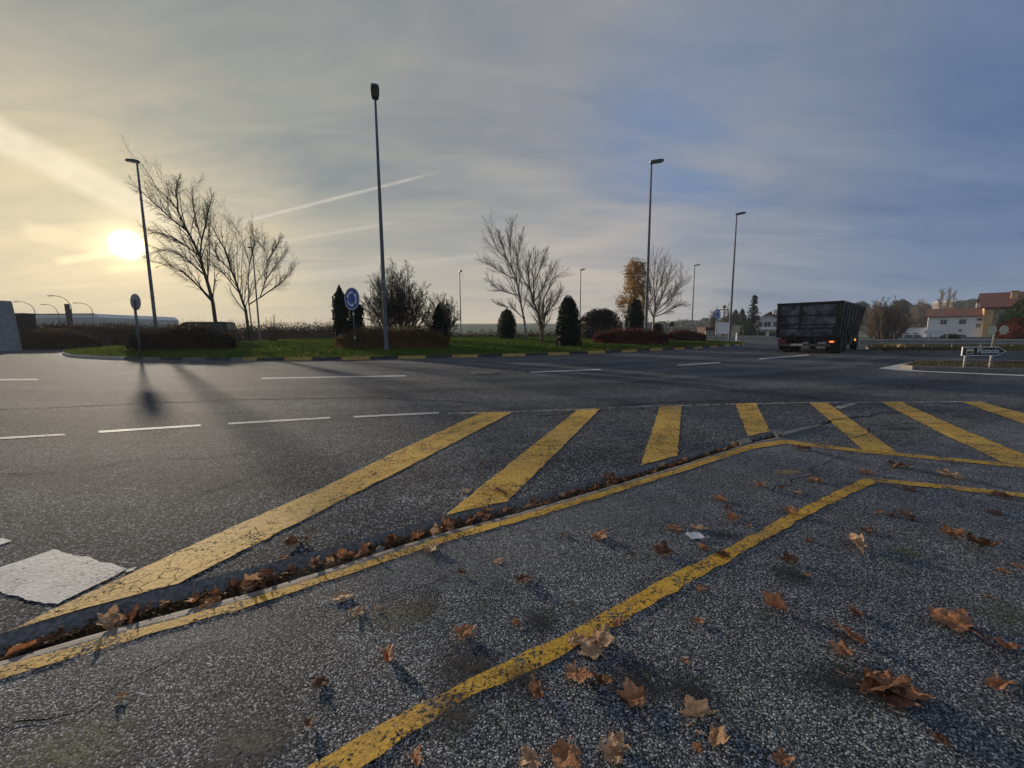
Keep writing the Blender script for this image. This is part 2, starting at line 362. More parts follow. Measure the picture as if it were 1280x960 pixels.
# ------------------------------------------------------------------ world and sun
def build_world():
    w = bpy.data.worlds.new('World'); SC.world = w; w.use_nodes = True; nt = w.node_tree
    for n in list(nt.nodes): nt.nodes.remove(n)
    out = nt.nodes.new('ShaderNodeOutputWorld')
    co = tc(nt, 'Generated')
    sky = nt.nodes.new('ShaderNodeTexSky'); sky.sky_type = 'NISHITA'; sky.sun_disc = False
    sky.sun_elevation = SUN_EL; sky.sun_rotation = SUN_AZ; sky.air_density = 1.0; sky.dust_density = .15
    b1 = nt.nodes.new('ShaderNodeBackground'); nt.links.new(sky.outputs[0], b1.inputs[0]); b1.inputs[1].default_value = .10
    def dot(v):
        n = nt.nodes.new('ShaderNodeVectorMath'); n.operation = 'DOT_PRODUCT'; nt.links.new(co, n.inputs[0]); n.inputs[1].default_value = tuple(v); return n.outputs['Value']
    sep = nt.nodes.new('ShaderNodeSeparateXYZ'); nt.links.new(co, sep.inputs[0]); z = math_(nt, 'MAXIMUM', sep.outputs[2], 0.0)
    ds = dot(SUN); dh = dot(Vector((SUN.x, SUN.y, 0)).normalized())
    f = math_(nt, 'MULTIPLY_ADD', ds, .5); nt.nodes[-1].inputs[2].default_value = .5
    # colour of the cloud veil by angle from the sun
    veil = ramp(nt, f, [(0.0, (.42, .46, .52)), (.28, (.29, .34, .43)), (.42, (.095, .165, .315)), (.55, (.15, .22, .355)), (.66, (.275, .305, .365)), (.76, (.40, .385, .385)), (.84, (.41, .395, .385)), (.91, (.40, .39, .36)), (.97, (.45, .43, .36)), (1.0, (.78, .66, .42))])  # unseen sky behind the camera brightened to light the house fronts and ground
    # sky dome coordinates for cloud sheets
    k = math_(nt, 'ADD', z, .16)
    cx = math_(nt, 'DIVIDE', sep.outputs[0], k); cy = math_(nt, 'DIVIDE', sep.outputs[1], k)
    cb = nt.nodes.new('ShaderNodeCombineXYZ'); nt.links.new(cx, cb.inputs[0]); nt.links.new(cy, cb.inputs[1])
    mp = nt.nodes.new('ShaderNodeMapping'); mp.inputs['Rotation'].default_value = (0, 0, R(38)); mp.inputs['Scale'].default_value = (.45, 1.1, 1); mp.inputs['Location'].default_value = (.35, .2, 0)
    nt.links.new(cb.outputs[0], mp.inputs[0])
    n1 = nz(nt, mp.outputs[0], 1.0, 7, .56, .5)
    n2 = nz(nt, mp.outputs[0], 3.2, 6, .6, .8)
    cl = math_(nt, 'ADD', math_(nt, 'MULTIPLY', n1, .68), math_(nt, 'MULTIPLY', n2, .32))
    shade = ramp(nt, cl, [(.36, (.64, .72, .88)), (.50, (.98, .98, 1.0)), (.62, (1.28, 1.19, 1.10))])
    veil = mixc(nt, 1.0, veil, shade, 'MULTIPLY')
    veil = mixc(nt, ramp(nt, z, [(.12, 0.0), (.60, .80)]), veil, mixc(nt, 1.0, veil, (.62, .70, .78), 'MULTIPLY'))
    # blue gap right of the middle
    gp = dot(ray(865, 165).normalized())
    gap = math_(nt, 'MULTIPLY', ramp(nt, gp, [(.965, 0.0), (.999, 1.0)]), ramp(nt, n1, [(.35, 1.0), (.62, .1)]))
    veil = mixc(nt, math_(nt, 'MULTIPLY', gap, .85), veil, (.125, .24, .46))
    # warm low band on the sun side, blue-grey low band away from it
    low = math_(nt, 'POWER', math_(nt, 'SUBTRACT', 1.0, z, True), 9.0)
    veil = mixc(nt, math_(nt, 'MULTIPLY', low, ramp(nt, dh, [(.30, 0.0), (.80, .70)])), veil, (.80, .66, .45))
    veil = mixc(nt, math_(nt, 'MULTIPLY', low, ramp(nt, dh, [(-.1, .6), (.45, .0)])), veil, (.15, .235, .37))
    # contrails: narrow bands along great circles
    def trail(p, q, w0, amount, a0=0.0, a1=1.0, col=(.86, .76, .56), wob=.35):
        nonlocal veil
        A = ray(*p).normalized(); B = ray(*q).normalized(); nn = A.cross(B).normalized(); T = (B - A * A.dot(B)).normalized()
        L = math.acos(max(-1, min(1, A.dot(B))))
        d = math_(nt, 'ABSOLUTE', math_(nt, 'ADD', dot(nn), math_(nt, 'MULTIPLY', math_(nt, 'SUBTRACT', n2, .5), w0 * wob)))
        ang = math_(nt, 'ARCTAN2', dot(T), dot(A)); u = math_(nt, 'DIVIDE', ang, L)
        band = ramp(nt, math_(nt, 'DIVIDE', d, w0), [(.45, 1.0), (1.0, 0.0)])
        ends = ramp(nt, u, [(.0, 0.0), (.12, 1.0), (.8, .8), (1.0, 0.0)])
        rag = ramp(nt, nz(nt, co, 26.0, 4, .65), [(.3, .55), (.6, 1.0)])
        fac = math_(nt, 'MULTIPLY', math_(nt, 'MULTIPLY', band, ends), math_(nt, 'MULTIPLY', rag, amount))
        veil = mixc(nt, fac, veil, col)
    trail((-160, 92), (262, 300), .030, 1.0, col=(1.0, .86, .62))
    trail((285, 282), (552, 214), .0038, .6, col=(.78, .70, .60))
    trail((335, 305), (500, 277), .0045, .42, col=(.76, .68, .58))
    trail((20, 286), (150, 312), .018, .6, col=(1.1, .9, .55))
    trail((66, 328), (165, 312), .008, .95, col=(1.2, .98, .6))
    trail((128, 338), (215, 331), .008, .8, col=(1.15, .92, .52))
    trail((330, 352), (640, 318), .014, .4, col=(.70, .62, .50))
    # sun seen through the thin cloud
    dm = math_(nt, 'MAXIMUM', ds, 0.0)
    core = math_(nt, 'POWER', math_(nt, 'DIVIDE', math_(nt, 'SUBTRACT', ds, .99960), .00038, True), 1.6)
    core = math_(nt, 'MULTIPLY', core, 5.0)
    halo = math_(nt, 'ADD', math_(nt, 'MULTIPLY', math_(nt, 'POWER', dm, 1500.0), .75), math_(nt, 'MULTIPLY', math_(nt, 'POWER', dm, 130.0), .10))
    glow = mixc(nt, 1.0, (1.0, .78, .42), math_(nt, 'ADD', core, halo), 'MULTIPLY')
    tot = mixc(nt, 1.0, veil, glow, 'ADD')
    for n in nt.nodes:
        if n.type == 'MIX': n.clamp_result = False
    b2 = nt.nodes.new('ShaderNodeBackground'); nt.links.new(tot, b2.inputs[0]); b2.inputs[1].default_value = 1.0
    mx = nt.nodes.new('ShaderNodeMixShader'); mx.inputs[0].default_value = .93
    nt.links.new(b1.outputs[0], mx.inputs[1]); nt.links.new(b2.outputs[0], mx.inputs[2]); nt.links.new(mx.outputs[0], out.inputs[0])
build_world()
sl = bpy.data.lights.new('sun', 'SUN'); so = bpy.data.objects.new('sun', sl); C.objects.link(so)
sl.energy = 4.8; sl.angle = R(1.1); sl.color = (1.0, .85, .66)
so.rotation_euler = (-SUN).to_track_quat('-Z', 'Y').to_euler(); so.location = SUN * 200
vs = SC.view_settings; vs.view_transform = 'Standard'; vs.look = 'None'; vs.gamma = 1; vs.exposure = 0.0; vs.use_curve_mapping = False

# ------------------------------------------------------------------ ground
def lerp_px(tab, x):
    for (x0, y0), (x1, y1) in zip(tab, tab[1:]):
        if x <= x1 or (x1, y1) == tab[-1]:
            return y0 + (y1 - y0) * (x - x0) / (x1 - x0)
KP = [(0, 793), (109, 760), (225, 730), (300, 713), (400, 688), (560, 644), (635, 627), (760, 594), (847, 571), (935, 546), (963, 540), (1008, 529.5), (1045, 526)]
NP = [(0, 832), (156, 788), (312, 747), (400, 719), (496, 687), (560, 667), (654, 642), (776, 606), (860, 580), (935, 555), (980, 546), (1024, 533), (1045, 527.2)]
xs = [-1] + list(range(20, 1045, 15)) + [1045]
KW = [g(x, lerp_px(KP, x)) for x in xs]; NW = [g(x, lerp_px(NP, x)) for x in xs]
def ext(a, b, d): return a + (a - b).normalized() * d
KW.insert(0, ext(KW[0], KW[8], 14)); NW.insert(0, ext(NW[0], NW[8], 14)); 
SEAM = [g(x, y) for x, y in ((1100, 517), (1180, 513.5), (1280, 513.5))]; SEAM.append(ext(SEAM[-1], SEAM[-2], 40))
def struct(name, mb, m, **k):
    o = mb.build(name, m, **k); o['kind'] = 'structure'; return o
mb = MB()
mb.poly(KW + SEAM + [Vector((75, SEAM[-1].y, 0)), Vector((75, 62, 0)), Vector((-75, 62, 0)), Vector((-75, KW[0].y, 0))])
struct('road', mb, M['road'], fix=True)
mb = MB()
mb.poly(NW + SEAM + [Vector((75, SEAM[-1].y, 0)), Vector((75, -30, 0)), Vector((-40, -30, 0))])
struct('parking_area', mb, M['lot'], fix=True)
# kerb and gutter cross-section between the two sheets
prof = [(0, 0, 0), (.05, -.003, 0), (.12, -.009, 0), (.32, -.034, 0), (.36, -.037, 1), (.74, -.030, 1), (.80, -.010, 2), (.86, -.006, 2), (1.0, -.001, 2)]
mb = MB(); n = len(KW)
for a, b in zip(KW, NW):
    for t, zz, _ in prof:
        p = a.lerp(b, t); q = 1.0 if a is not KW[-1] else 0.0
        mb.v.append((p.x, p.y, zz * q))
k = len(prof)
for i in range(n - 1):
    for j in range(k - 1):
        mb.face((i * k + j, (i + 1) * k + j, (i + 1) * k + j + 1, i * k + j + 1), prof[j][2], False)
acc = 0; nxt = .6
for i in range(n - 1):                                  # pale mortar joints of the kerb stones
    L = (KW[i + 1] - KW[i]).length
    while nxt < acc + L:
        u = (nxt - acc) / L; a = KW[i].lerp(KW[i + 1], u); b = NW[i].lerp(NW[i + 1], u); d = (KW[i + 1] - KW[i]).normalized() * .0035
        for (t0, z0, _), (t1, z1, _) in zip(prof[1:4], prof[2:4]):
            p0 = a.lerp(b, t0); p1 = a.lerp(b, t1)
            mb.poly([p0 - d + Vector((0, 0, z0 + .003)), p0 + d + Vector((0, 0, z0 + .003)), p1 + d + Vector((0, 0, z1 + .003)), p1 - d + Vector((0, 0, z1 + .003))], 2)
        nxt += 1.0
    acc += L
struct('kerb_gutter', mb, [M['kerbdark'], M['gutter'], M['lip']], fix=True)
# drain inlet where the gutter ends
t = thing('drain_inlet', 'dark sunken drain opening at the right end of the leaf-filled gutter', 'drain', g(952, 548))
o0 = Vector(t.location)
def loc(px, py, z=0): return g(px, py) - o0 + Vector((0, 0, z))
mb = MB(); mb.prism([loc(935, 546.5, -.03), loc(966, 540, -.03), loc(972, 548, -.03), loc(940, 555, -.03)], (0, 0, -.02)); mb.build('drain_floor', M['black'], t, fix=True)
mb = MB(); mb.prism([loc(921, 551, -.06), loc(936, 547.5, -.06), loc(940, 553, -.06), loc(926, 556, -.06)], (0, 0, .065)); mb.build('kerb_block', M['kerbdark'], t, fix=True)
mb = MB(); mb.prism([loc(964, 539, -.06), loc(975, 536.5, -.06), loc(982, 541.5, -.06), loc(972, 545.5, -.06)], (0, 0, .068)); mb.build('kerb_block', M['kerbdark'], t, fix=True)
mb = MB()
for u in (.25, .5, .75):
    a = loc(935, 546.5, -.02).lerp(loc(966, 540, -.02), u); b = loc(940, 555, -.02).lerp(loc(972, 548, -.02), u); mb.tube([a, b], .008, 6)
mb.build('grate_bars', M['rustmetal'], t)
# the pale kerb nose beyond the drain
mb = MB(); mb.prism([g(977, 546.5), g(1000, 540), g(1024, 533.5), g(1026, 532), g(1000, 536.5), g(980, 541.5)], (0, 0, .02)); struct('kerb_nose', mb, M['lip'], fix=True)

# worn lighter asphalt right of the drain
mb = MB()
mb.poly([g(*p, .002) for p in ((1000, 548), (1045, 529), (1100, 518.5), (1180, 515), (1265, 515), (1240, 528), (1190, 540), (1150, 552), (1110, 561), (1050, 560), (1000, 555))])
struct('asphalt_repair_patch', mb, M['patch'], fix=True)

def ragged(pts, step=.05, amp=.012, rng=RNG):
    out = []
    for a, b in zip(pts, pts[1:] + pts[:1]):
        L = (b - a).length; k = max(1, min(220, int(L / step))); nrm = Vector((-(b - a).y, (b - a).x, 0)).normalized()
        for i in range(k):
            p = a.lerp(b, i / k); q = noise.noise(p * 9) * amp + noise.noise(p * 40) * amp * .6
            out.append(p + nrm * q)
    return out
def marking(name, px, m, z=.004, amp=.012, step=.05):
    o = MB(); o.poly(ragged([g(x, y, z) for x, y in px], step, amp)); ob = o.build(name, M[m])
    bm = bmesh.new(); bm.from_mesh(ob.data); bmesh.ops.triangulate(bm, faces=bm.faces); bmesh.ops.recalc_face_normals(bm, faces=bm.faces)
    if sum(f.normal.z for f in bm.faces) < 0: bmesh.ops.reverse_faces(bm, faces=bm.faces)
    bm.to_mesh(ob.data); bm.free(); ob['kind'] = 'structure'; return ob
for px in (
    [(603, 515), (500, 562), (400, 611), (275, 665), (175, 711), (19, 785), (2, 791), (109, 759), (223, 729), (290, 695), (400, 639), (520, 578), (641, 515)],
    [(722, 512), (640, 577), (557, 643.5), (635, 626), (750, 511)],
    [(825, 507.5), (813, 545), (800, 581.5), (847, 569.5), (852, 507)],
    [(919, 504.5), (935, 545), (963, 539), (945, 503.5)],
    [(1012, 503.5), (1078, 562), (1124, 567), (1034, 503)],
    [(1101, 502.5), (1180, 543), (1255, 578), (1330, 588), (1200, 535), (1126, 502)],
    [(1203, 502.5), (1290, 533), (1390, 566), (1497, 601), (1660, 617), (1390, 545), (1224, 502)]):
    marking('yellow_hatch_stripe', px, 'yellow', .006)
marking('kerbside_yellow_line', [(-60, 850), (0, 833.5), (156, 789.5), (312, 748.5), (400, 720.5), (496, 688.5), (560, 668.5), (654, 643), (776, 607), (860, 581), (935, 556), (980, 549.5), (990, 552), (980, 555), (940, 561), (860, 587), (776, 614), (654, 650.5), (560, 676), (496, 697), (400, 729), (312, 757.5), (156, 802), (0, 848.5), (-60, 866)], 'yellow2', .005, .010)
marking('yellow_boundary_line', [(980, 549.5), (1083, 562.5), (1255, 578), (1400, 592), (2200, 669), (2200, 676), (1400, 596), (1255, 582.5), (1083, 566), (982, 554.5)], 'yellow2', .005, .010)
marking('yellow_bay_line', [(360, 975), (384, 959), (470, 908), (559, 861), (677, 805), (702, 794), (780, 752), (843, 716), (915, 682), (1005, 633.5), (1081, 597), (1094, 602), (1006, 646), (917, 697), (845, 738), (782, 774), (704, 819), (679, 829), (562, 886), (500, 926), (452, 958), (430, 975)], 'yellow2', .006, .014)
marking('yellow_bay_line', [(1082, 597), (1096, 597.3), (1280, 616.3), (1400, 628), (2200, 706), (2200, 716), (1400, 633.5), (1280, 621.3), (1094, 602)], 'yellow2', .0055, .012)
marking('thin_hatch_edge_line', [(560, 516), (640, 514.2), (820, 507), (1000, 502.6), (1235, 501.5), (1235, 502.4), (1000, 503.6), (820, 508), (640, 515.4), (560, 517.5)], 'faint', .0045, .01)
marking('white_road_block', [(-40, 722), (30, 700), (65, 687), (110, 696), (158, 711), (120, 731), (72, 755), (28, 748), (-5, 737)], 'white', .004, .014, .02)
marking('white_road_block', [(-30, 676), (0, 673.5), (13, 676), (0, 681), (-30, 686)], 'white', .004, .02)
marking('white_road_block', [(158, 712), (170, 708.5), (166, 713), (158, 715)], 'white', .0045, .01)
for a in ([(-60, 552), (0, 546.5), (80, 542), (82, 544), (0, 549), (-60, 555)], [(122, 538.5), (250, 530.5), (252, 532.5), (124, 541)], [(284, 528.5), (412, 521), (413, 523), (286, 530.5)], [(441, 520), (548, 514.8), (549, 516.8), (443, 522)],
          [(-80, 474.5), (48, 473.6), (48, 475), (-80, 476)], [(326, 472.2), (507, 469), (508, 470.3), (328, 473.6)], [(662, 464.6), (750, 461.2), (752, 462.3), (664, 465.9)], [(846, 455.9), (899, 452.6), (901, 453.6), (848, 457)], [(948, 448), (1010, 443), (1012, 444), (950, 449.2)]):
    marking('white_lane_dash', a, 'white', .004, .008)
marking('white_arrow_remnant', [(1040, 510), (1056, 504.5), (1074, 503.6), (1052, 511)], 'faint', .004, .02)

def crack(px, w=.012, z=.0035, seed=1):
    pts = []
    for (x0, y0), (x1, y1) in zip(px, px[1:]):
        a, b = g(x0, y0, z), g(x1, y1, z); L = (b - a).length; k = max(2, int(L / .12)); nr = Vector((-(b - a).y, (b - a).x, 0)).normalized()
        for i in range(k):
            p = a.lerp(b, i / k); pts.append(p + nr * (noise.noise(p * 2.2 + Vector((seed, 0, 0))) * .09 + noise.noise(p * 9) * .05 + noise.noise(p * 23) * .02))
    o = MB()
    for i in range(len(pts) - 1):
        d = (pts[i + 1] - pts[i]).normalized(); nr = Vector((-d.y, d.x, 0)); wi = w * (.5 + abs(noise.noise(pts[i] * 5))); wj = w * (.5 + abs(noise.noise(pts[i + 1] * 5)))
        o.poly([pts[i] + nr * wi, pts[i] - nr * wi, pts[i + 1] - nr * wj, pts[i + 1] + nr * wj])
    struct('road_crack', o, M['tar'], fix=True)
crack([(-60, 514), (0, 512), (100, 508), (200, 503), (330, 499), (450, 497), (600, 503)], .015)
crack([(-40, 595), (60, 590), (110, 586), (150, 578), (250, 571), (330, 566)], .005, seed=3)
crack([(1030, 529), (1060, 522), (1110, 516), (1160, 514), (1220, 514), (1280, 515)], .012, .007, 5)
crack([(680, 520), (730, 513), (770, 507), (830, 503), (930, 500)], .014, .0035, 7)
crack([(560, 720), (500, 742), (440, 766), (380, 796)], .0025, .0035, 9)
crack([(-20, 922), (60, 890), (150, 850), (240, 812), (330, 783)], .0022, .0035, 11)
crack([(960, 612), (1000, 596), (1040, 575), (1070, 560)], .004, .0035, 13)
crack([(860, 490), (1000, 487), (1130, 486), (1280, 487)], .012, .0035, 15)
crack([(1060, 548), (1090, 536), (1140, 529), (1200, 527)], .006, .0075, 17)
crack([(200, 640), (260, 610), (360, 585), (450, 560)], .004, .0035, 19)

def stain(px, py, w, hgt, m='stain', z=.003, rot=0.0):
    p = g(px, py, z); s = m_per_px(p)
    o = MB(); k = 24; o.poly([(math.cos(2 * math.pi * i / k), math.sin(2 * math.pi * i / k), 0) for i in range(k)])
    ob = o.build({'stain': 'oil_stain', 'moss': 'moss_patch', 'worn': 'worn_patch', 'wornpaint': 'paint_remnant'}[m], M[m]); ob.location = p
    ob.scale = (w * s, hgt * s * 2.0, 1); ob.rotation_euler = (0, 0, rot); ob['kind'] = 'structure'
Z0 = .003
for a in ((585, 832, 62, 28), (568, 892, 42, 22, 'stain', .0105), (655, 848, 34, 18, 'stain', .0108), (1128, 535, 34, 5, 'stain', .0112), (1200, 520, 16, 3, 'stain', .0116), (675, 775, 30, 16), (985, 717, 30, 15), (905, 668, 24, 9), (505, 765, 60, 20, 'moss'),
          (1135, 690, 26, 10, 'moss'), (80, 945, 110, 40, 'moss'), (795, 850, 45, 24), (860, 860, 40, 22), (310, 930, 70, 25), (1050, 850, 70, 24), (770, 640, 220, 34, 'worn', .0025), (560, 705, 220, 30, 'worn', .0028), (985, 590, 26, 5, 'wornpaint', .0032), (250, 800, 160, 18, 'worn', .0022), (1260, 770, 60, 30, 'moss', .0026)):
    a = list(a); 
    if len(a) == 4: a += ['stain', Z0]
    if len(a) == 5: a += [Z0]
    Z0 += .00012
    stain(a[0], a[1], a[2], a[3], a[4], a[5] + (.0001 * (Z0 * 1000 % 1)), .15)

# ---- terrain
def smooth(a, b, x):
    t = max(0, min(1, (x - a) / (b - a))); return t * t * (3 - 2 * t)
def terr(x, y): return -.16 - .85 * smooth(45, 85, math.hypot(x, y))
mb = MB(); NA = 96
radii = [0, 5, 12, 20, 30, 40, 48, 56, 64, 72, 80, 90, 110, 150, 220, 350, 600, 1200, 2500]
mb.v.append((0, 0, terr(0, 0)))
for r in radii[1:]:
    for a in range(NA):
        x, y = r * math.sin(2 * math.pi * a / NA), r * math.cos(2 * math.pi * a / NA); mb.v.append((x, y, terr(x, y)))
for a in range(NA): mb.face((0, 1 + (a + 1) % NA, 1 + a), 0, True)
for i in range(len(radii) - 2):
    for a in range(NA):
        b = (a + 1) % NA; mb.face((1 + i * NA + a, 1 + i * NA + b, 1 + (i + 1) * NA + b, 1 + (i + 1) * NA + a), 0, True)
struct('terrain', mb, M['field'], fix=True)

# ---- roundabout island
FRONT = [(77, 443.0), (84, 445.6), (100, 447.4), (140, 449.3), (200, 450.6), (300, 451.2), (400, 450.6), (450, 449.8), (520, 448.6), (600, 446.6), (660, 445.0), (720, 443.2), (800, 439.8), (850, 437.2), (880, 435.3), (910, 433.2), (927, 431.6), (932, 430.2), (925, 428.8)]
fr = [g(x, y) for x, y in FRONT]
back = [Vector((19, 44, 0)), Vector((14, 52, 0)), Vector((4, 57, 0)), Vector((-8, 58, 0)), Vector((-20, 54, 0)), Vector((-28, 46, 0)), Vector((-31, 38, 0)), Vector((-30, 31, 0)), g(125, 433.8), g(98, 438), g(80, 441.2)]
ring = fr + back
def resample(pts, step, closed=True):
    out = []; q = pts + pts[:1] if closed else pts
    car = 0
    for a, b in zip(q, q[1:]):
        L = (b - a).length
        while car < L: out.append(a.lerp(b, car / L)); car += step
        car -= L
    return out
ring = resample(ring, .6)
cen = Vector((-5, 36, 0)); NR = len(ring)
def ishape(x, y):                    # distance from kerb, rough
    return min(math.hypot(p.x - x, p.y - y) for p in ring)
def ihgt(d): return .13 + .16 * smooth(0, 3, d) + .42 * smooth(2, 15, d)
def gz(x, y): return ihgt(ishape(x, y))
def insetp(p, d):
    return p + (cen - p).normalized() * d
mb = MB()
lev = [.18, .6, 1.2, 2, 3, 4.5, 6, 8, 10.5, 13, 16]
for d in lev:
    for p in ring:
        q = insetp(p, min(d, (cen - p).length * .96)); zz = .125 if d == .18 else gz(q.x, q.y) + noise.noise(q * .5) * .04
        mb.v.append((q.x, q.y, zz))
for i in range(len(lev) - 1):
    for a in range(NR):
        b = (a + 1) % NR; mb.face((i * NR + a, i * NR + b, (i + 1) * NR + b, (i + 1) * NR + a), 0, True)
mb.face(tuple((len(lev) - 1) * NR + a for a in range(NR)), 0)
struct('island_lawn', mb, M['lawn'], fix=True)
# kerb round the island: yellow and dark stones, plus pale channel line
mb = MB(); blocks = 0
def px_of(p):
    q = ROT.transposed() @ (p - CAM); return CX + q.x / -q.z * F
xr = [px_of(p) for p in ring]
for a in range(NR):
    b = (a + 1) % NR; p, q = ring[a], ring[b]
    vis = p.y < 46
    md = (0 if (a // 2) % 2 == 0 else 1)
    if xr[a] < 290 or p.y > 38 and xr[a] < 400: md = 2 if xr[a] < 170 and p.y > 19 else (1 if (a // 2) % 2 else 3)
    gap = (q - p).normalized() * .012 if a % 2 else Vector((0, 0, 0))
    p0, q0 = p, q - gap; p1, q1 = insetp(p0, .05), insetp(q0, .05); p2, q2 = insetp(p0, .2), insetp(q0, .2)
    U = Vector((0, 0, 1))
    mb.poly([p0, q0, q1 + U * .13, p1 + U * .13], md); mb.poly([p1 + U * .13, q1 + U * .13, q2 + U * .135, p2 + U * .135], md)
    mb.poly([p2 + U * .135, q2 + U * .135, q2, p2], md)
    # channel
    o1, o2 = insetp(p, -.14), insetp(q, -.14)
    mb.poly([o1 + U * .005, o2 + U * .005, q + U * .007, p + U * .007], 4)
struct('island_kerb', mb, [M['kerbyellow'], M['kerbblack'], M['kerbgrey'], M['kerbdark'], M['lip']], fix=True)

def blades(name, pts, m, h0=.05, h1=.12, w=.012, seed=3):
    r = random.Random(seed); o = MB()
    for p in pts:
        hh = r.uniform(h0, h1); a = r.uniform(0, 6.283); d = Vector((math.cos(a), math.sin(a), 0)); lean = Vector((r.uniform(-.5, .5), r.uniform(-.5, .5), 0)) * hh
        o.poly([p - d * w, p + d * w, p + lean + Vector((0, 0, hh))])
    ob = o.build(name, m); ob['kind'] = 'stuff'; return ob
r = random.Random(5); pts = []
while len(pts) < 26000:
    a = r.randrange(NR); p = ring[a]
    if p.y > 36: continue
    d = .12 + 13 * r.random() ** 2.2; q = insetp(p.lerp(ring[(a + 1) % NR], r.random()), d); zz = (ihgt(d) if d < 1 else gz(q.x, q.y)) - .01
    pts.append(Vector((q.x, q.y, zz)))
blades('island_grass', pts, M['grass'], .04, .13, .02)
LITPTS = list(pts)
tag(bpy.data.objects['island_grass'], 'short green grass on the roundabout island', 'grass')

# ---- verges
def raised(name, pts, z, m, kerb=None):
    o = MB(); o.prism([Vector((p.x, p.y, z)) for p in pts], (0, 0, -z - .2)); return struct(name, o, m, fix=True)
lv = [g(-330, 438), g(-150, 435.5), g(0, 433.2), g(60, 431.6), g(110, 430.4), g(160, 429.4), g(210, 428.5), g(215, 424), g(100, 424), g(-200, 425)]
raised('left_verge', lv, .08, M['verge'])
rv = [g(1082, 435.5), g(1100, 439), g(1180, 440.5), g(1280, 441.5), g(1500, 443), g(1500, 434), g(1280, 432.5), g(1082, 431)]
raised('right_verge', rv, .09, M['verge'])
sp = [g(x, y) for x, y in ((1128, 460.5), (1145, 455.8), (1200, 455.2), (1290, 456.2), (1420, 458), (1420, 473), (1290, 467), (1200, 463.8), (1140, 461.8))]
raised('splitter_island', sp, .10, M['soil'])
def kerbline(name, px, m, w=.12, hgt=.12):
    o = MB(); P = [g(x, y) for x, y in px]
    for a, b in zip(P, P[1:]):
        d = (b - a).normalized(); nr = Vector((-d.y, d.x, 0)) * w; U = Vector((0, 0, hgt))
        o.poly([a, b, b + U, a + U]); o.poly([a + U, b + U, b + nr + U, a + nr + U]); o.poly([a + nr + U, b + nr + U, b + nr, a + nr])
    return struct(name, o, M[m], fix=True)
kerbline('splitter_kerb', [(1126, 460.5), (1140, 462.3), (1200, 464.6), (1290, 468), (1420, 474)], 'lip', .1, .115)
kerbline('splitter_kerb', [(1420, 457), (1290, 455.4), (1200, 454.5), (1145, 455.2), (1126, 460.3)], 'lip', .08, .115)
marking('splitter_nose_paint', [(1098, 460.5), (1134, 453.2), (1146, 454.2), (1126, 460.6), (1150, 463.4), (1280, 468.6), (1280, 470), (1140, 464)], 'white', .004, .01)
kerbline('verge_kerb', [(1082, 435.8), (1100, 439.5), (1180, 441), (1280, 442), (1500, 443.6)], 'lip', .1, .1)
pts = []
for k in range(9000):
    u, v = r.random(), r.random(); p = g(1085 + 330 * u, 440.5).lerp(g(1085 + 330 * u, 432.5), v); pts.append(Vector((p.x, p.y, .08)))
for k in range(2600):
    u, v = r.random(), r.random(); p = g(1136 + 240 * u, 461.2 + 5 * u).lerp(g(1140 + 240 * u, 456.3 + 1.5 * u), v); pts.append(Vector((p.x, p.y, .02)))
for k in range(9000):
    u, v = r.random(), r.random(); p = g(-120 + 330 * u, 434).lerp(g(-120 + 330 * u, 425), v); pts.append(Vector((p.x, p.y, .07)))
blades('verge_grass', pts, M['vgrass'], .08, .20, .014, 9)
tag(bpy.data.objects['verge_grass'], 'dry tufted grass on the road verges', 'grass')

# far hill bands
def hill(name, tab, D, m, depth=120):
    o = MB(); n = 0
    xs_ = [tab[0][0] + (tab[-1][0] - tab[0][0]) * i / 60 for i in range(61)]
    rows = []
    for v in range(9):
        for x in xs_:
            top = lerp_px(tab, x); T = at(x, top, D + depth * .55); B = at(x, 418, D)
            t_ = v / 8; s_ = smooth(0, 1, min(1, t_ * 1.5)) if t_ < .667 else 1 - smooth(0, 1, (t_ - .667) * 3) * .6
            y = D + depth * t_ * .9; p = at(x, 415, y); zz = -1.2 + (T.z + 1.2) * s_ + noise.noise(Vector((x * .02, t_ * 3, D))) * .6 * s_
            o.v.append((p.x, y, zz))
    k = len(xs_)
    for v in range(8):
        for i in range(k - 1): o.face((v * k + i, v * k + i + 1, (v + 1) * k + i + 1, (v + 1) * k + i), 0, True)
    return struct(name, o, m, fix=True)
hill('far_hill', [(420, 409), (520, 407), (580, 404.5), (660, 404), (720, 405), (800, 403), (860, 401), (930, 399), (1000, 398)], 330, M['hill'], 150)
hill('wooded_hill', [(760, 411), (860, 405), (930, 400), (1000, 394), (1080, 387), (1150, 385), (1230, 384), (1320, 382), (1500, 388)], 190, M['field'], 120)

# ------------------------------------------------------------------ vegetation generators
def leafquad(o, p, s, rng, up=0.0, m=0):
    a = Vector((rng.gauss(0, 1), rng.gauss(0, 1), rng.gauss(0, 1) + up)).normalized(); b = a.cross(Vector((rng.gauss(0, 1), rng.gauss(0, 1), rng.gauss(0, 1)))).normalized()
    s1 = s * rng.uniform(.6, 1.3); s2 = s1 * rng.uniform(.35, .6)
    o.poly([p - a * s1, p + b * s2, p + a * s1, p - b * s2], m)

o = MB(); lr = random.Random(8); lit = [p for p in LITPTS if lr.random() < .05]
for p in lit: leafquad(o, p + Vector((lr.uniform(-.3, .3), lr.uniform(-.1, .1), .05)), .055, lr, 0)
tag(o.build('lawn_leaf_litter', M['scrub']), 'brown fallen leaf specks scattered over the island lawn', 'leaf litter', kind='stuff')

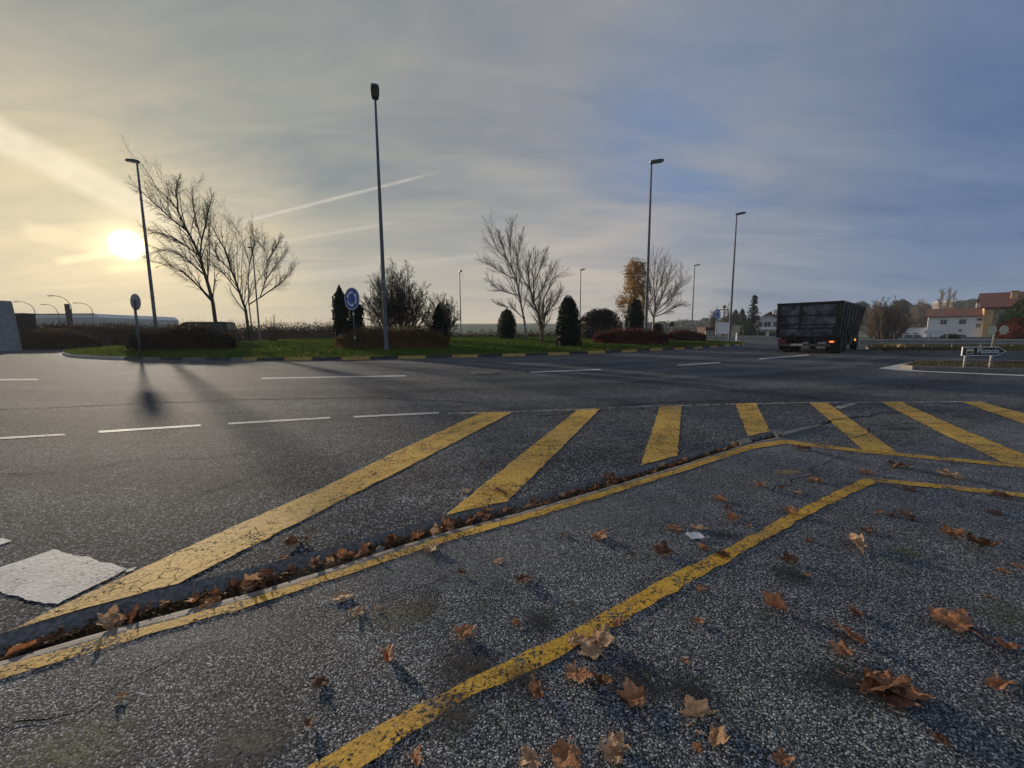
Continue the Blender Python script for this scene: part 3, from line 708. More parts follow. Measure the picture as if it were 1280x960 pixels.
def branch(o, o2, pts, r0, r1, level, rng, droop, maxlev, dens, spread, rmin, lenf):
    n = len(pts); rad = [r0 + (r1 - r0) * (i / (n - 1)) for i in range(n)]
    (o if level == 0 else o2).tube(pts, rad, 6 if level == 0 else 3, 0, cap=(level == 0))
    if level >= maxlev: return
    tot = sum((b - a).length for a, b in zip(pts, pts[1:]))
    k = max(2, int(dens[level] * (1 if level else 1)))
    for j in range(k):
        u = (.22 if level == 0 else .12) + (.98 - (.22 if level == 0 else .12)) * (j + rng.random()) / k
        s = u * tot; i = 0
        while i < n - 2 and s > (pts[i + 1] - pts[i]).length: s -= (pts[i + 1] - pts[i]).length; i += 1
        L = (pts[i + 1] - pts[i]).length; p = pts[i].lerp(pts[i + 1], min(1, s / max(L, 1e-6))); d = (pts[i + 1] - pts[i]).normalized()
        rr = r0 + (r1 - r0) * u
        perp = d.cross(Vector((rng.gauss(0, 1), rng.gauss(0, 1), rng.gauss(0, 1)))).normalized()
        nd = (d + perp * spread * rng.uniform(.55, 1.25)).normalized()
        ln = tot * lenf[level] * (1.1 - .6 * u) * rng.uniform(.6, 1.3)
        seg = 4; q = [p]; cur = nd.copy()
        for t_ in range(seg):
            cur = (cur + Vector((rng.gauss(0, .10), rng.gauss(0, .10), rng.gauss(0, .10) + (.10 if level == 0 else -droop)))).normalized(); q.append(q[-1] + cur * ln / seg)
        br = max(rmin, rr * .55)
        branch(o, o2, q, br, max(rmin * .6, br * .3), level + 1, rng, droop, maxlev, dens, spread, rmin, lenf)

def bare_tree(name, label, base, D, limbs, r0, seed, mats=('bark', 'twig'), group=None, droop=.06, dens=(23, 9, 4), spread=.52, rmin=.004, lenf=(.40, .42, .42), maxlev=3, zb=None, cat='tree'):
    """limbs: pixel paths traced at distance D, given real depth spread"""
    rng = random.Random(seed); b = at(*base, D); z0 = gz(b.x, b.y) if zb is None else zb; root = Vector((b.x, b.y, z0))
    t = thing(name, label, cat, root, group=group); o, o2 = MB(), MB()
    done = []                                   # (pixel, depth offset) polylines already grown
    def start_off(px):
        best = (1e9, 0.0)
        for pl in done:
            for (q0, o0), (q1, o1) in zip(pl, pl[1:]):
                e = (q1[0] - q0[0], q1[1] - q0[1]); L2 = e[0] ** 2 + e[1] ** 2 or 1
                u = max(0, min(1, ((px[0] - q0[0]) * e[0] + (px[1] - q0[1]) * e[1]) / L2)); dd = (q0[0] + e[0] * u - px[0]) ** 2 + (q0[1] + e[1] * u - px[1]) ** 2
                if dd < best[0]: best = (dd, o0 + (o1 - o0) * u)
        return best[1]
    for li, lim in enumerate(limbs):
        ang = 0 if li == 0 else rng.uniform(-.6, .6); P0 = at(*lim[0][:2], D); pts = []; pl = []
        base_off = 0 if (li == 0 or lim[0][1] >= base[1] - 1) else start_off(lim[0])
        w = 1.0 if li == 0 else .72
        for i, pp in enumerate(lim):
            off = base_off if i == 0 else base_off + ang * (at(*pp, D) - P0).length + noise.noise(Vector((i * .7, li * 3.1, seed))) * .2
            P = at(pp[0], pp[1], D + off); pl.append((pp, off)); pts.append(P - root)
        done.append(pl)
        if li == 0 or lim[0] == limbs[0][0]: pts[0].z = min(pts[0].z, -.05)
        # rounder curve: subdivide
        q = []
        for a_, b_ in zip(pts, pts[1:]): q += [a_, a_.lerp(b_, .5) + Vector((rng.gauss(0, .02), rng.gauss(0, .02), 0))]
        q.append(pts[-1])
        rs = r0 * .85 * w * (1 if li == 0 or lim[0] == limbs[0][0] else .62)
        branch(o, o2, q, rs, max(.012, rs * .12), 0, rng, droop, maxlev, dens, spread, rmin, lenf)
    o.build('trunk', M[mats[0]], t); o2.build('crown', M[mats[1]], t)
    return t

def shrub_bare(name, label, x0, x1, ytop, yb, D, stems, seed, mat='twig', group=None, zb=None, cat='shrub', rmin=.007, dens=(8, 5, 3), maxlev=3, r0=.03, width=.9):
    rng = random.Random(seed); c = at((x0 + x1) / 2, yb, D); z0 = gz(c.x, c.y) if zb is None else zb
    root = Vector((c.x, c.y, z0)); t = thing(name, label, cat, root, group=group); o, o2 = MB(), MB()
    W = (at(x1, yb, D) - at(x0, yb, D)).length * .5; Ht = at((x0 + x1) / 2, ytop, D).z - z0
    for s in range(stems):
        a = rng.uniform(0, 6.283); sp_ = rng.random() ** .6; q = [Vector((math.cos(a) * sp_ * W * .35, math.sin(a) * sp_ * W * .35, -.03))]
        hh = Ht * (1 - .5 * sp_ ** 2) * rng.uniform(.75, 1.0)
        for i in range(1, 5):
            u = i / 4; q.append(Vector((math.cos(a) * sp_ * W * (.35 + .6 * u ** 1.2), math.sin(a) * sp_ * W * (.35 + .6 * u ** 1.2), hh * u)) + Vector((rng.gauss(0, .05), rng.gauss(0, .05), 0)) * W * .4)
        branch(o, o2, q, r0 * rng.uniform(.6, 1.1), .008, 0, rng, .02, maxlev, dens, .6, rmin, (.34, .5, .5))
    o.build('stems', M[mat], t); o2.build('crown', M[mat], t); return t

def foliage(o, fn, Ht, n, size, rng, up=.5, core=.82, lump=.22, freq=1.2, sides=14, shell=(.74, 1.16)):
    """fn(u) radius along the height u in 0..1; leaf faces through the outer volume round a dark core"""
    sd = Vector((rng.uniform(0, 99), rng.uniform(0, 99), 0))
    jit = lambda an, z: 1 + lump * 1.2 * noise.noise(Vector((math.cos(an) * freq, math.sin(an) * freq, z * freq)) + sd)
    prof_ = [(max(.01, fn(i / 12) * core), Ht * (i / 12) * (.97 if i == 12 else 1)) for i in range(13)]
    if core > 0: o.lathe(prof_, (0, 0, 0), sides, 0, jit)
    mx = max(fn(i / 30) for i in range(31)); c = 0
    while c < n:
        u = rng.random()
        if rng.random() * mx > fn(u) + .12 * mx: continue
        an = rng.uniform(0, 6.283); q = fn(u) * jit(an, u * Ht) * rng.uniform(*shell)
        leafquad(o, Vector((math.cos(an) * q, math.sin(an) * q, u * Ht + rng.gauss(0, size * .5))), size, rng, up); c += 1

def conifer(name, label, x, y0, y1, wpx, D, seed, mat, shape, n=2600, size=.07, group=None, zb=None, lump=.2, cat='shrub', up=1.6):
    rng = random.Random(seed); b = at(x, y1, D); z0 = gz(b.x, b.y) if zb is None else zb; root = Vector((b.x, b.y, z0 - .03))
    Ht = at(x, y0, D).z - root.z; W = wpx * D / F * .5
    t = thing(name, label, cat, root, group=group)
    o = MB(); o.tube([(0, 0, -.05), (0, 0, Ht * .5)], [W * .12, W * .06], 8); o.build('trunk', M['bark'], t)
    o = MB(); foliage(o, lambda u: W * shape(u), Ht, n, size, rng, up, .84, lump, 1.6 / max(W, .3)); o.build('crown', M[mat], t); return t
CYP = lambda u: max(0.0, min(1, (u + .05) * 3.2) * (1 - max(0, u - .72) * 2.4) if u < .86 else (1 - u) * 3.2 + .04)
CONE = lambda u: max(.03, (1 - u) ** .62 * min(1, .78 + u * 1.2))
EGG = lambda u: max(.03, math.sin(math.pi * min(1, .16 + u * .86)) ** .6)
DOME = lambda u: max(.03, (1 - u ** 2.6) ** .5 * (.85 + .15 * u))

def hedge(name, label, x0, x1, ytop, yb, D, seed, mat, n=6000, size=.06, depth=1.6, zb=None, group=None, ragged_=.12, cat='hedge', D2=None, spikes=0, twig='twig'):
    rng = random.Random(seed); a, b = at(x0, yb, D), at(x1, yb, D2 or D); c = (a + b) / 2
    z0 = gz(c.x, c.y) if zb is None else zb
    root = Vector((c.x, c.y, z0)); L = (b - a).length; Ht = (at(x0, ytop, D).z + at(x1, ytop, D2 or D).z) / 2 - z0; ang = math.atan2((b - a).y, (b - a).x)
    t = thing(name, label, cat, root, ang, group=group); o = MB()
    def prof_(x): return Ht * (1 + ragged_ * 1.4 * noise.noise(Vector((x * .55, seed, 0))) + ragged_ * noise.noise(Vector((x * 1.7, seed, 4))))
    k = max(6, int(L / .35)); ring_ = 10; base_ = len(o.v)
    for i in range(k + 1):
        x = -L / 2 + L * i / k; e = min(1, .12 + 1.1 * min(x + L / 2, L / 2 - x) / depth) ** .6; hh = prof_(x) * .82 * (.35 + .65 * e)
        for j in range(ring_ + 1):
            an = math.pi * j / ring_; o.v.append((x, -math.cos(an) * depth * .40 * e, abs(math.sin(an)) ** .45 * hh - .05))
    for i in range(k):
        for j in range(ring_): o.face((base_ + i * (ring_ + 1) + j, base_ + (i + 1) * (ring_ + 1) + j, base_ + (i + 1) * (ring_ + 1) + j + 1, base_ + i * (ring_ + 1) + j + 1), 0, True)
    for j in range(n):
        x = rng.uniform(-L / 2, L / 2); an = math.pi * rng.random(); e = min(1, .12 + 1.1 * min(x + L / 2, L / 2 - x) / depth) ** .6
        hh = prof_(x) * (.35 + .65 * e); q = rng.uniform(.8, 1.0) if rng.random() < .7 else rng.uniform(.95, 1.2)
        leafquad(o, Vector((x, -math.cos(an) * depth * .5 * e * q, abs(math.sin(an)) ** .45 * hh * q)), size, rng, .4)
    o.build('foliage', M[mat], t)
    o = MB()
    for j in range(spikes):
        x = rng.uniform(-L / 2, L / 2); y = rng.uniform(-.4, .4) * depth; hh = prof_(x); p = Vector((x, y, hh * .3)); q = [p, p + Vector((rng.gauss(0, .08), rng.gauss(0, .08), hh * .55)), p + Vector((rng.gauss(0, .2), rng.gauss(0, .2), hh * rng.uniform(.7, 1.15)))]
        o.tube(q, [.012, .008, .004], 3, cap=False)
    for j in range(max(4, int(L / .8))):
        x = -L / 2 + .3 + (L - .6) * rng.random(); o.tube([(x, rng.uniform(-.2, .2), -.05), (x + .05, rng.uniform(-.2, .2), Ht * .6)], [.03, .015], 5)
    o.build('stems', M[twig], t); return t
# ------------------------------------------------------------------ island and roadside vegetation
bare_tree('bare_tree', 'taller bare leaning birch rising behind the dark car, crown swept left towards the sun', (272, 412), 31, [
    [(272, 412), (266, 378), (257, 345), (250, 320), (235, 290), (222, 262), (206, 244), (184, 226)],
    [(266, 378), (250, 360), (232, 342), (212, 332), (190, 327)], [(250, 320), (252, 300), (244, 275), (240, 247), (241, 232)],
    [(252, 300), (260, 267), (265, 245)], [(235, 290), (207, 267), (189, 250), (172, 236)],
    [(250, 320), (222, 300), (200, 291), (182, 292)], [(222, 262), (220, 240), (224, 222)], [(257, 345), (232, 322), (210, 312), (190, 316)]],
    .16, 11, group='bare trees on the roundabout island', droop=.13)
bare_tree('bare_tree', 'bare tree forking low into several stems, right of the dark car', (314, 414), 32, [
    [(312, 414), (307, 387), (300, 367), (290, 340), (280, 310), (267, 287), (260, 272)],
    [(315, 414), (311, 380), (310, 355), (312, 330), (302, 297), (290, 277)], [(311, 381), (325, 372), (332, 350), (334, 327), (327, 297)],
    [(325, 372), (347, 357), (362, 342), (370, 331)], [(300, 367), (280, 342), (262, 327), (247, 320)], [(332, 350), (346, 330), (358, 312)],
    [(312, 330), (318, 305), (316, 285)], [(290, 340), (272, 322), (262, 300)], [(334, 327), (345, 308), (350, 296)]],
    .13, 12, group='bare trees on the roundabout island', droop=.08)
bare_tree('bare_tree', 'tall thin bare birch leaning left in the middle of the island lawn', (659, 418), 31, [
    [(659, 418), (655, 398), (649, 370), (645, 350), (640, 335), (632, 322), (623, 313), (612, 287)],
    [(645, 350), (630, 342), (613, 332), (602, 325)], [(640, 335), (638, 312), (640, 278)], [(649, 370), (625, 363), (610, 350)], [(645, 350), (648, 320), (652, 291)],
    [(632, 322), (628, 305), (624, 290)], [(655, 398), (640, 385), (620, 380)]], .11, 13, ('birch', 'twig'), 'bare trees on the roundabout island', .05)
bare_tree('bare_tree', 'dense multi-stemmed bare tree right of the leaning birch mid-island', (677, 420), 29, [
    [(677, 420), (675, 397), (667, 378), (663, 363), (655, 350), (648, 335)], [(667, 378), (667, 353), (665, 337), (672, 317)],
    [(677, 420), (680, 373), (690, 350), (702, 342)], [(675, 397), (687, 387), (697, 373), (700, 360)], [(667, 378), (677, 363), (687, 342), (694, 331)],
    [(667, 353), (675, 337), (683, 313)], [(677, 420), (672, 390), (656, 372)], [(677, 420), (683, 385), (694, 368)], [(663, 363), (660, 340), (662, 318)]],
    .10, 14, group='bare trees on the roundabout island', droop=.04)
bare_tree('bare_tree', 'bare round-crowned tree with pale trunk right of the golden-leaved tree', (817, 416), 36, [
    [(817, 416), (817, 397), (819, 380), (817, 355), (820, 320)], [(819, 388), (830, 365), (840, 334)], [(818, 394), (832, 385), (850, 360), (860, 354)],
    [(818, 396), (834, 390), (850, 380), (858, 382)], [(819, 380), (812, 362), (805, 335)], [(819, 372), (828, 350), (832, 325)], [(818, 392), (842, 368), (854, 342)], [(817, 397), (806, 378), (799, 362)]],
    .14, 15, ('birch', 'twig'), 'bare trees on the roundabout island', .0)
shrub_bare('bare_thicket', 'wide bare many-stemmed thicket behind the rust hedge and tall lamp', 452, 548, 332, 414, 27, 62, 21, group='bare thickets on the island', dens=(12, 7, 3), rmin=.008)
shrub_bare('bare_thicket', 'smaller rounded bare thicket behind the pointed dark juniper', 524, 582, 368, 416, 29, 44, 22, group='bare thickets on the island', dens=(11, 6, 3), rmin=.008)
shrub_bare('bare_shrub', 'small upright bare shrub on the grass right of the forked tree', 329, 354, 386, 420, 31, 12, 23, mat='twig', dens=(5, 3, 2), maxlev=2)
shrub_bare('bare_shrub', 'tiny bare shrub left of the grey round sign post', 150, 168, 400, 425, 30, 8, 24, mat='twig', dens=(5, 3, 2), maxlev=2)
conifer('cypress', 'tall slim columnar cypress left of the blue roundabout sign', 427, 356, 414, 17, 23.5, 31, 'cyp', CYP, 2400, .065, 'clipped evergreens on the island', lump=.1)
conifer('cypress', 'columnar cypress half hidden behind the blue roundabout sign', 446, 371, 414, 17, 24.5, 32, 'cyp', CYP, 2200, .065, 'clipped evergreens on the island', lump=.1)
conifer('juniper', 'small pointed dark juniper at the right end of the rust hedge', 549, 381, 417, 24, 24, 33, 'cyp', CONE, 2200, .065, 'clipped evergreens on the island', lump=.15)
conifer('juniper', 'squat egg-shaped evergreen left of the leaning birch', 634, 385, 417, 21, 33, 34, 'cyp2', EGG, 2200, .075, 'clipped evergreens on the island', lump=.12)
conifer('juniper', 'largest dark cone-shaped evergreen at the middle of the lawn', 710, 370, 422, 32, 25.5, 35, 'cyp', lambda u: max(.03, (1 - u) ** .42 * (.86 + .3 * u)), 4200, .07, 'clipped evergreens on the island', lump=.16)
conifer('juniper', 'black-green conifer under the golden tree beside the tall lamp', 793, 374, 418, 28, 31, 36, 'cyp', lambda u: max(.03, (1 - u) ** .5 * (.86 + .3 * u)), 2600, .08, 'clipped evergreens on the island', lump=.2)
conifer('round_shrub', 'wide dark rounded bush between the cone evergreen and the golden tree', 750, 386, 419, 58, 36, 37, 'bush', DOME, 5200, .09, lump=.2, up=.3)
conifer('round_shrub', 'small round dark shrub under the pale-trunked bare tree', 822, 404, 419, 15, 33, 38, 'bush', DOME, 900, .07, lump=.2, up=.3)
shrub_bare('bare_shrub', 'fine bare twiggy shrub leaning over the right of the wide dark bush', 742, 782, 384, 420, 37, 14, 39, mat='twig', dens=(6, 4, 3))
# golden tree
def golden(name, label, x, y0, y1, D, seed):
    rng = random.Random(seed); b = at(x, y1, D); root = Vector((b.x, b.y, gz(b.x, b.y))); Ht = at(x, y0, D).z - root.z
    t = thing(name, label, 'tree', root); o, o2, fo = MB(), MB(), MB()
    branch(o, o2, [Vector((0, 0, -.05)), Vector((.05, 0, Ht * .35)), Vector((-.05, .05, Ht * .7)), Vector((0, 0, Ht * .97))], .12, .015, 0, rng, -.06, 2, (22, 6, 3), .55, .006, (.22, .4, .4))
    sd = Vector((seed, 3, 1))
    for c in range(230):
        u = .16 + .82 * rng.random(); w = 1.18 * (1 - abs(u - .45) ** 1.3 * 1.15) * (1 + .5 * noise.noise(Vector((u * 5, seed, 0)))); an = rng.uniform(0, 6.283); q = w * rng.random() ** .6
        cc = Vector((math.cos(an) * q, math.sin(an) * q, u * Ht)); rr = rng.uniform(.16, .36)
        for k in range(44): leafquad(fo, cc + Vector((rng.gauss(0, 1), rng.gauss(0, 1), rng.gauss(0, 1.3))) * rr * .6, .075, rng)
    o.build('trunk', M['bark'], t); o2.build('branches', M['twig'], t); fo.build('crown', M['gold'], t)
golden('golden_tree', 'narrow tree with golden-brown autumn leaves beside the tall lamp', 792, 326, 417, 35, 41)

hedge('hedge', 'low rust-brown clipped hedge behind the blue sign and tall lamp', 420, 561, 412.5, 432.0, 22.6, 51, 'rust', 13000, .045, 1.7, group='low hedges on the island', spikes=160)
hedge('hedge', 'low dark red hedge left of the tall lamp by the golden tree', 742, 834, 412.5, 428.5, 29, 52, 'red', 9000, .05, 1.9, group='low hedges on the island', spikes=110)
hedge('hedge', 'farther thin dark red hedge right of the tall lamp', 832, 882, 414, 420, 36, 53, 'red', 3600, .06, 1.6, group='low hedges on the island', spikes=60)
hedge('hedge', 'dark untidy brown hedge in front of the dark car and sun-side lamp', 164, 292, 412.5, 437.5, 23.2, 54, 'hedge', 16000, .055, 2.2, group='low hedges on the island', ragged_=.17, spikes=320)
hedge('field_hedge', 'long dry brown field-edge hedge beyond the island between the forked tree and cypresses', 285, 470, 408, 420, 62, 55, 'scrub', 9000, .14, 3, -.9, ragged_=.12, spikes=500)
hedge('field_hedge', 'low dry hedge line beyond the island behind the squat evergreens', 470, 760, 415, 420, 64, 56, 'scrub', 8000, .13, 3, -.9, ragged_=.14, spikes=300)
hedge('roadside_scrub', 'reddish brown scrub along the left road edge next to the grey slab', 10, 122, 415.5, 433.5, 34, 57, 'scrub', 12000, .09, 3, .05, ragged_=.2, spikes=260)
hedge('roadside_scrub', 'darker greenish scrub in front of the warehouse and behind the wooden pole', 30, 182, 409, 428, 46, 58, 'hedge', 12000, .13, 4, -.1, ragged_=.3, spikes=420)
hedge('roadside_scrub', 'dark scrub behind the round grey sign and the car', 120, 300, 410, 424, 52, 59, 'hedge', 12000, .13, 4, -.2, ragged_=.2, spikes=420)

# ------------------------------------------------------------------ street lamps
LAMP_H = 12.0
def make_lamp(name, label, base, yaw, tilt=.16, group='street lamps round the roundabout'):
    t = thing(name, label, 'street lamp', base, yaw, group)
    o = MB(); o.lathe([(.19, 0), (.19, .03), (.105, .05), (.105, 1.3), (.098, 1.34), (.096, 4), (.078, 8), (.052, LAMP_H - .1)], sides=14); o.build('pole', M['steel'], t, fix=True)
    o = MB(); o.box((-.104, 0, .75), (.014, .11, .42)); o.build('access_door', M['steeldark'], t)
    o = MB(); o.lathe([(.112, 3.35), (.112, 3.45), (.103, 3.46)], sides=14); o.build('collar', M['signgrey'], t, fix=True)
    o = MB(); o.lathe([(.108, 2.9), (.108, 2.96)], sides=14); o.build('band', M['signgrey'], t, fix=True)
    mt = Matrix.Rotation(-tilt, 3, 'Y'); o = MB()
    outl = [(-.12, -.06), (-.08, -.14), (.2, -.19), (.62, -.2), (.8, -.16), (.84, 0), (.8, .16), (.62, .2), (.2, .19), (-.08, .14), (-.12, .06)]
    n = len(outl); ctr = Vector((0, 0, LAMP_H))
    for z, s_ in ((-.06, .95), (-.02, 1), (.06, 1), (.11, .8)):
        for x, y in outl: o.v.append(tuple(ctr + mt @ Vector((.3 + (x - .3) * s_, y * s_, z))))
    o.face(tuple(reversed(range(n)))); o.face(tuple(range(3 * n, 4 * n)))
    for k in range(3):
        for i in range(n): j = (i + 1) % n; o.face((k * n + i, k * n + j, (k + 1) * n + j, (k + 1) * n + i))
    hd = o.build('lamp_head', M['steeldark'], t, fix=True)
    o = MB(); o.poly([ctr + mt @ Vector(p) for p in ((.18, -.13, -.063), (.7, -.13, -.063), (.7, .13, -.063), (.18, .13, -.063))]); o.build('lens', M['glass'], hd)
    return t
lamp = None
for top, yaw, label, onl in (
    ((469, 122), R(-73), 'tallest-looking grey street lamp, right of the near blue sign, head seen end-on', 1),
    ((814.5, 203), R(8), 'street lamp between the golden tree and its bare neighbour, head pointing right', 1),
    ((921, 268), R(2), 'street lamp at the right end of the island in front of the white billboard', 1),
    ((171, 202), R(165), 'street lamp in front of the low sun with its head pointing left', 1),
    ((868.5, 332), R(5), 'thin pale lamp standing beyond the low red hedge and bare round-crowned tree', 0),
    ((574.6, 340), R(-60), 'thin lamp beyond the island just right of the smaller bare thicket', 0),
    ((726, 338), R(-50), 'thin lamp beyond the island above the wide dark rounded bush', 0),
    ((315.5, 310), R(150), 'dark lamp standing inside the crown of the forked bare tree', 0)):
    lo, hi = 10.0, 120.0
    for _ in range(30):
        Y = (lo + hi) / 2; q = at(*top, Y); z = gz(q.x, Y) - .03 if onl else -.6
        if q.z - z > LAMP_H: hi = Y
        else: lo = Y
    if lamp is None: lamp = make_lamp('street_lamp', label, (q.x, Y, z), yaw)
    else:
        c = copy_tree(lamp); c.location = (q.x, Y, z); c.rotation_euler = (0, 0, yaw); c['label'] = label

# far curved lamps at the warehouse
def curved_lamp(label, xb, yk, xt, yt, Y, first=[None]):
    p = at(xb, 412, Y); k = at(xb - 1, yk, Y); e = at(xt, yt, Y); root = Vector((p.x, Y, -.9))
    t = thing('curved_lamp', label, 'street lamp', root, group='curved lamps by the warehouse')
    o = MB(); o.tube([(0, 0, 0), Vector((k.x, Y, k.z)) - root], [.09, .06], 6); o.build('pole', M['steel'], t)
    a = Vector((k.x, Y, k.z)) - root; b = Vector((e.x, Y, e.z)) - root; cp = Vector((a.x + (b.x - a.x) * .12, 0, b.z)); q = [a * (1 - u) ** 2 + cp * 2 * u * (1 - u) + b * u * u for u in [i / 8 for i in range(9)]]
    o = MB(); o.tube(q, [.06] * 9, 6); o.build('arm', M['steel'], t)
    o = MB(); o.box(b + Vector((-.3, 0, -.05)), (.7, .3, .14)); o.build('lamp_head', M['steeldark'], t)
curved_lamp('leftmost curved lamp by the warehouse, above the dark container', 44.5, 389, 21, 377, 92)
curved_lamp('faintest curved lamp by the warehouse, left of the wooden pole', 73.5, 391, 55, 380.5, 104)
curved_lamp('tallest curved lamp, arching directly above the wooden pole', 90, 384, 64, 369.5, 84)
curved_lamp('rightmost curved lamp by the warehouse, right of the wooden pole', 116.5, 389, 95, 378.5, 98)

# ------------------------------------------------------------------ signs
def arc_arrow(o, r0, r1, a0, a1, y, m=0):
    k = 10; P = [Vector((r1 * math.cos(a0 + (a1 - a0) * i / k), y, r1 * math.sin(a0 + (a1 - a0) * i / k))) for i in range(k + 1)]
    Q = [Vector((r0 * math.cos(a0 + (a1 - a0) * i / k), y, r0 * math.sin(a0 + (a1 - a0) * i / k))) for i in range(k + 1)]
    for i in range(k): o.poly([P[i], P[i + 1], Q[i + 1], Q[i]], m)
    rm = (r0 + r1) / 2; w = (r1 - r0) * 1.25; da = (1 if a1 > a0 else -1) * w * 1.3 / rm
    o.poly([Vector(((rm + w) * math.cos(a1), y, (rm + w) * math.sin(a1))), Vector((rm * math.cos(a1 + da), y, rm * math.sin(a1 + da))), Vector(((rm - w) * math.cos(a1), y, (rm - w) * math.sin(a1)))], m)
def disc(o, r_, y0, y1, c=(0, 0, 0), k=40):
    n = len(o.v)
    for y in (y0, y1):
        for i in range(k): o.v.append((c[0] + r_ * math.cos(2 * math.pi * i / k), c[1] + y, c[2] + r_ * math.sin(2 * math.pi * i / k)))
    o.face(tuple(range(n, n + k))); o.face(tuple(reversed(range(n + k, n + 2 * k))))
    for i in range(k): j = (i + 1) % k; o.face((n + i, n + k + i, n + k + j, n + j))
def roundabout_sign(label, px, pyc, pyb, Y, dia_px, yaw, z=None):
    b = at(px, pyb, Y); z = gz(b.x, b.y) - .02 if z is None else z; root = Vector((b.x, b.y, z)); ctr = at(px - (pyb - pyc) * .03, pyc, Y).z - z; rr = dia_px * Y / F / 2
    t = thing('roundabout_sign', label, 'road sign', root, yaw, 'blue roundabout signs')
    o = MB(); o.tube([(0, .04, -.05), (0, .04, ctr + rr * .6)], .032, 10); o.build('post', M['steel'], t)
    for z0_, z1_ in ((ctr - rr - .28, ctr - rr - .14), (.55, .68)):
        o = MB(); o.lathe([(.05, z0_), (.05, z1_)], (0, .04, 0), 10); o.build('post_collar', M['signcream'], t, fix=True)
    o = MB(); disc(o, rr, -.012, .010, (0, 0, ctr)); o.build('sign_plate', M['signblue'], t, fix=True)
    o = MB(); k = 40
    for i in range(k):
        a0, a1 = 2 * math.pi * i / k, 2 * math.pi * (i + 1) / k; f_ = lambda q, a: Vector((q * math.cos(a), -.0145, ctr + q * math.sin(a)))
        o.poly([f_(rr * .985, a0), f_(rr * .985, a1), f_(rr * .93, a1), f_(rr * .93, a0)])
    o.build('border', M['signwhite'], t)
    for i in range(3):
        o = MB(); a = math.pi / 2 + i * 2 * math.pi / 3; arc_arrow(o, rr * .50, rr * .66, a - .35, a + 1.05, -.0155)
        o.v = [(v[0], v[1], v[2] + ctr) for v in o.v]; o.build('arrow', M['signwhite'], t)
    return t
roundabout_sign('near blue round sign with white circling arrows left of the tallest lamp', 443.5, 373.5, 438.5, 21.5, 27, R(-30))
roundabout_sign('small far blue round sign with white arrows by the white billboard', 895, 393, 427, 36.5, 13, R(32))
# grey sign back on the sun side
p = at(174.5, 420, 19.6); z = gz(p.x, p.y)
t = thing('round_sign', 'round grey sign seen from behind left of the sun-side lamp', 'road sign', (p.x, p.y, z), R(-20))
ctr = at(170, 377.5, 19.6).z - z; ct = Vector((0, 0, ctr))
o = MB(); o.tube([(0, -.05, -.05), (0, -.05, ctr + .1)], .055, 8); o.build('post', M['steel'], t)
o = MB(); disc(o, .38, -.012, .012, ct); o.build('sign_plate', M['signgrey'], t, fix=True)
# small sign back by the red hedge
p = at(839.5, 417, 45); t = thing('small_sign', 'small dark lozenge sign on thin post beyond the farther red hedge', 'road sign', (p.x, p.y, gz(p.x, p.y)))
ctr = at(839, 405.5, 45).z - gz(p.x, p.y)
o = MB(); o.tube([(0, .03, -.05), (0, .03, ctr + .3)], .035, 8); o.build('post', M['signgrey'], t)
o = MB(); o.prism([(0, -.01, ctr + .42), (.26, -.01, ctr + .1), (.26, -.01, ctr - .25), (-.26, -.01, ctr - .25), (-.26, -.01, ctr + .1)], (0, .02, 0)); o.build('sign_plate', M['brownwood'], t, fix=True)

def text_mesh(name, body, size, m, parent, mtx):
    cu = bpy.data.curves.new(name, 'FONT'); cu.body = body; cu.size = size; cu.extrude = .0012; cu.offset = size * .012; cu.align_x = 'CENTER'; cu.align_y = 'CENTER'
    tmp = bpy.data.objects.new('tmp', cu); C.objects.link(tmp); bpy.context.view_layer.update()
    me = bpy.data.meshes.new_from_object(tmp.evaluated_get(bpy.context.evaluated_depsgraph_get())); bpy.data.objects.remove(tmp)
    me.name = name; me.materials.clear(); me.materials.append(m); me.transform(mtx)
    ob = bpy.data.objects.new(name, me); C.objects.link(ob); ob.parent = parent; return ob
# finger sign on the splitter island
Y = 11.2; a = at(1207, 456, Y); b = at(1239.5, 457, Y); zt = .10
c = at(1228, 439, Y); root = Vector((c.x, Y, zt)); L_ = at(1202, 439, Y) - c; R_ = at(1257, 439, Y) - c
t = thing('direction_sign', 'dark arrow sign reading Plazaola with white border on two posts on the small kerbed island', 'road sign', root)
zc = c.z - zt; w0, w1 = L_.x, R_.x; hh = 5.6 * Y / F
def arrow(s_, y):
    k = hh * s_; e = (hh - k); return [(w0 + e, y, zc - k), (w1 - .24 - e * .3, y, zc - k), (w1 - e * 1.9, y, zc), (w1 - .24 - e * .3, y, zc + k), (w0 + e, y, zc + k)]
o = MB(); o.prism(arrow(1, -.02), (0, .025, 0)); o.build('sign_board', M['signwhite'], t, fix=True)
o = MB(); o.prism(arrow(.84, -.0235), (0, .003, 0)); o.build('dark_panel', M['signgreen'], t, fix=True)
text_mesh('lettering', 'Plazaola', .19, M['signwhite'], t, Matrix.Translation((w0 + .70, -.026, zc + .005)) @ Matrix.Rotation(R(90), 4, 'X'))
o = MB(); o.box((w0 + .20, -.025, zc), (.20, .003, .14)); pic = o.build('pictogram', M['signcream'], t)
o = MB(); o.poly([(w0 + .12, -.028, zc - .05), (w0 + .28, -.028, zc - .05), (w0 + .28, -.028, zc - .015), (w0 + .24, -.028, zc + .02), (w0 + .19, -.028, zc - .01), (w0 + .15, -.028, zc + .01), (w0 + .12, -.028, zc - .02)]); o.build('pictogram_mark', M['brownwood'], pic)
for q, rr in ((a, .032), (b, .034)):
    o = MB(); o.tube([(q.x - root.x, .03, -.05), (q.x - root.x, .03, zc + hh)], rr, 10); o.build('post', M['kerbgrey'], t)
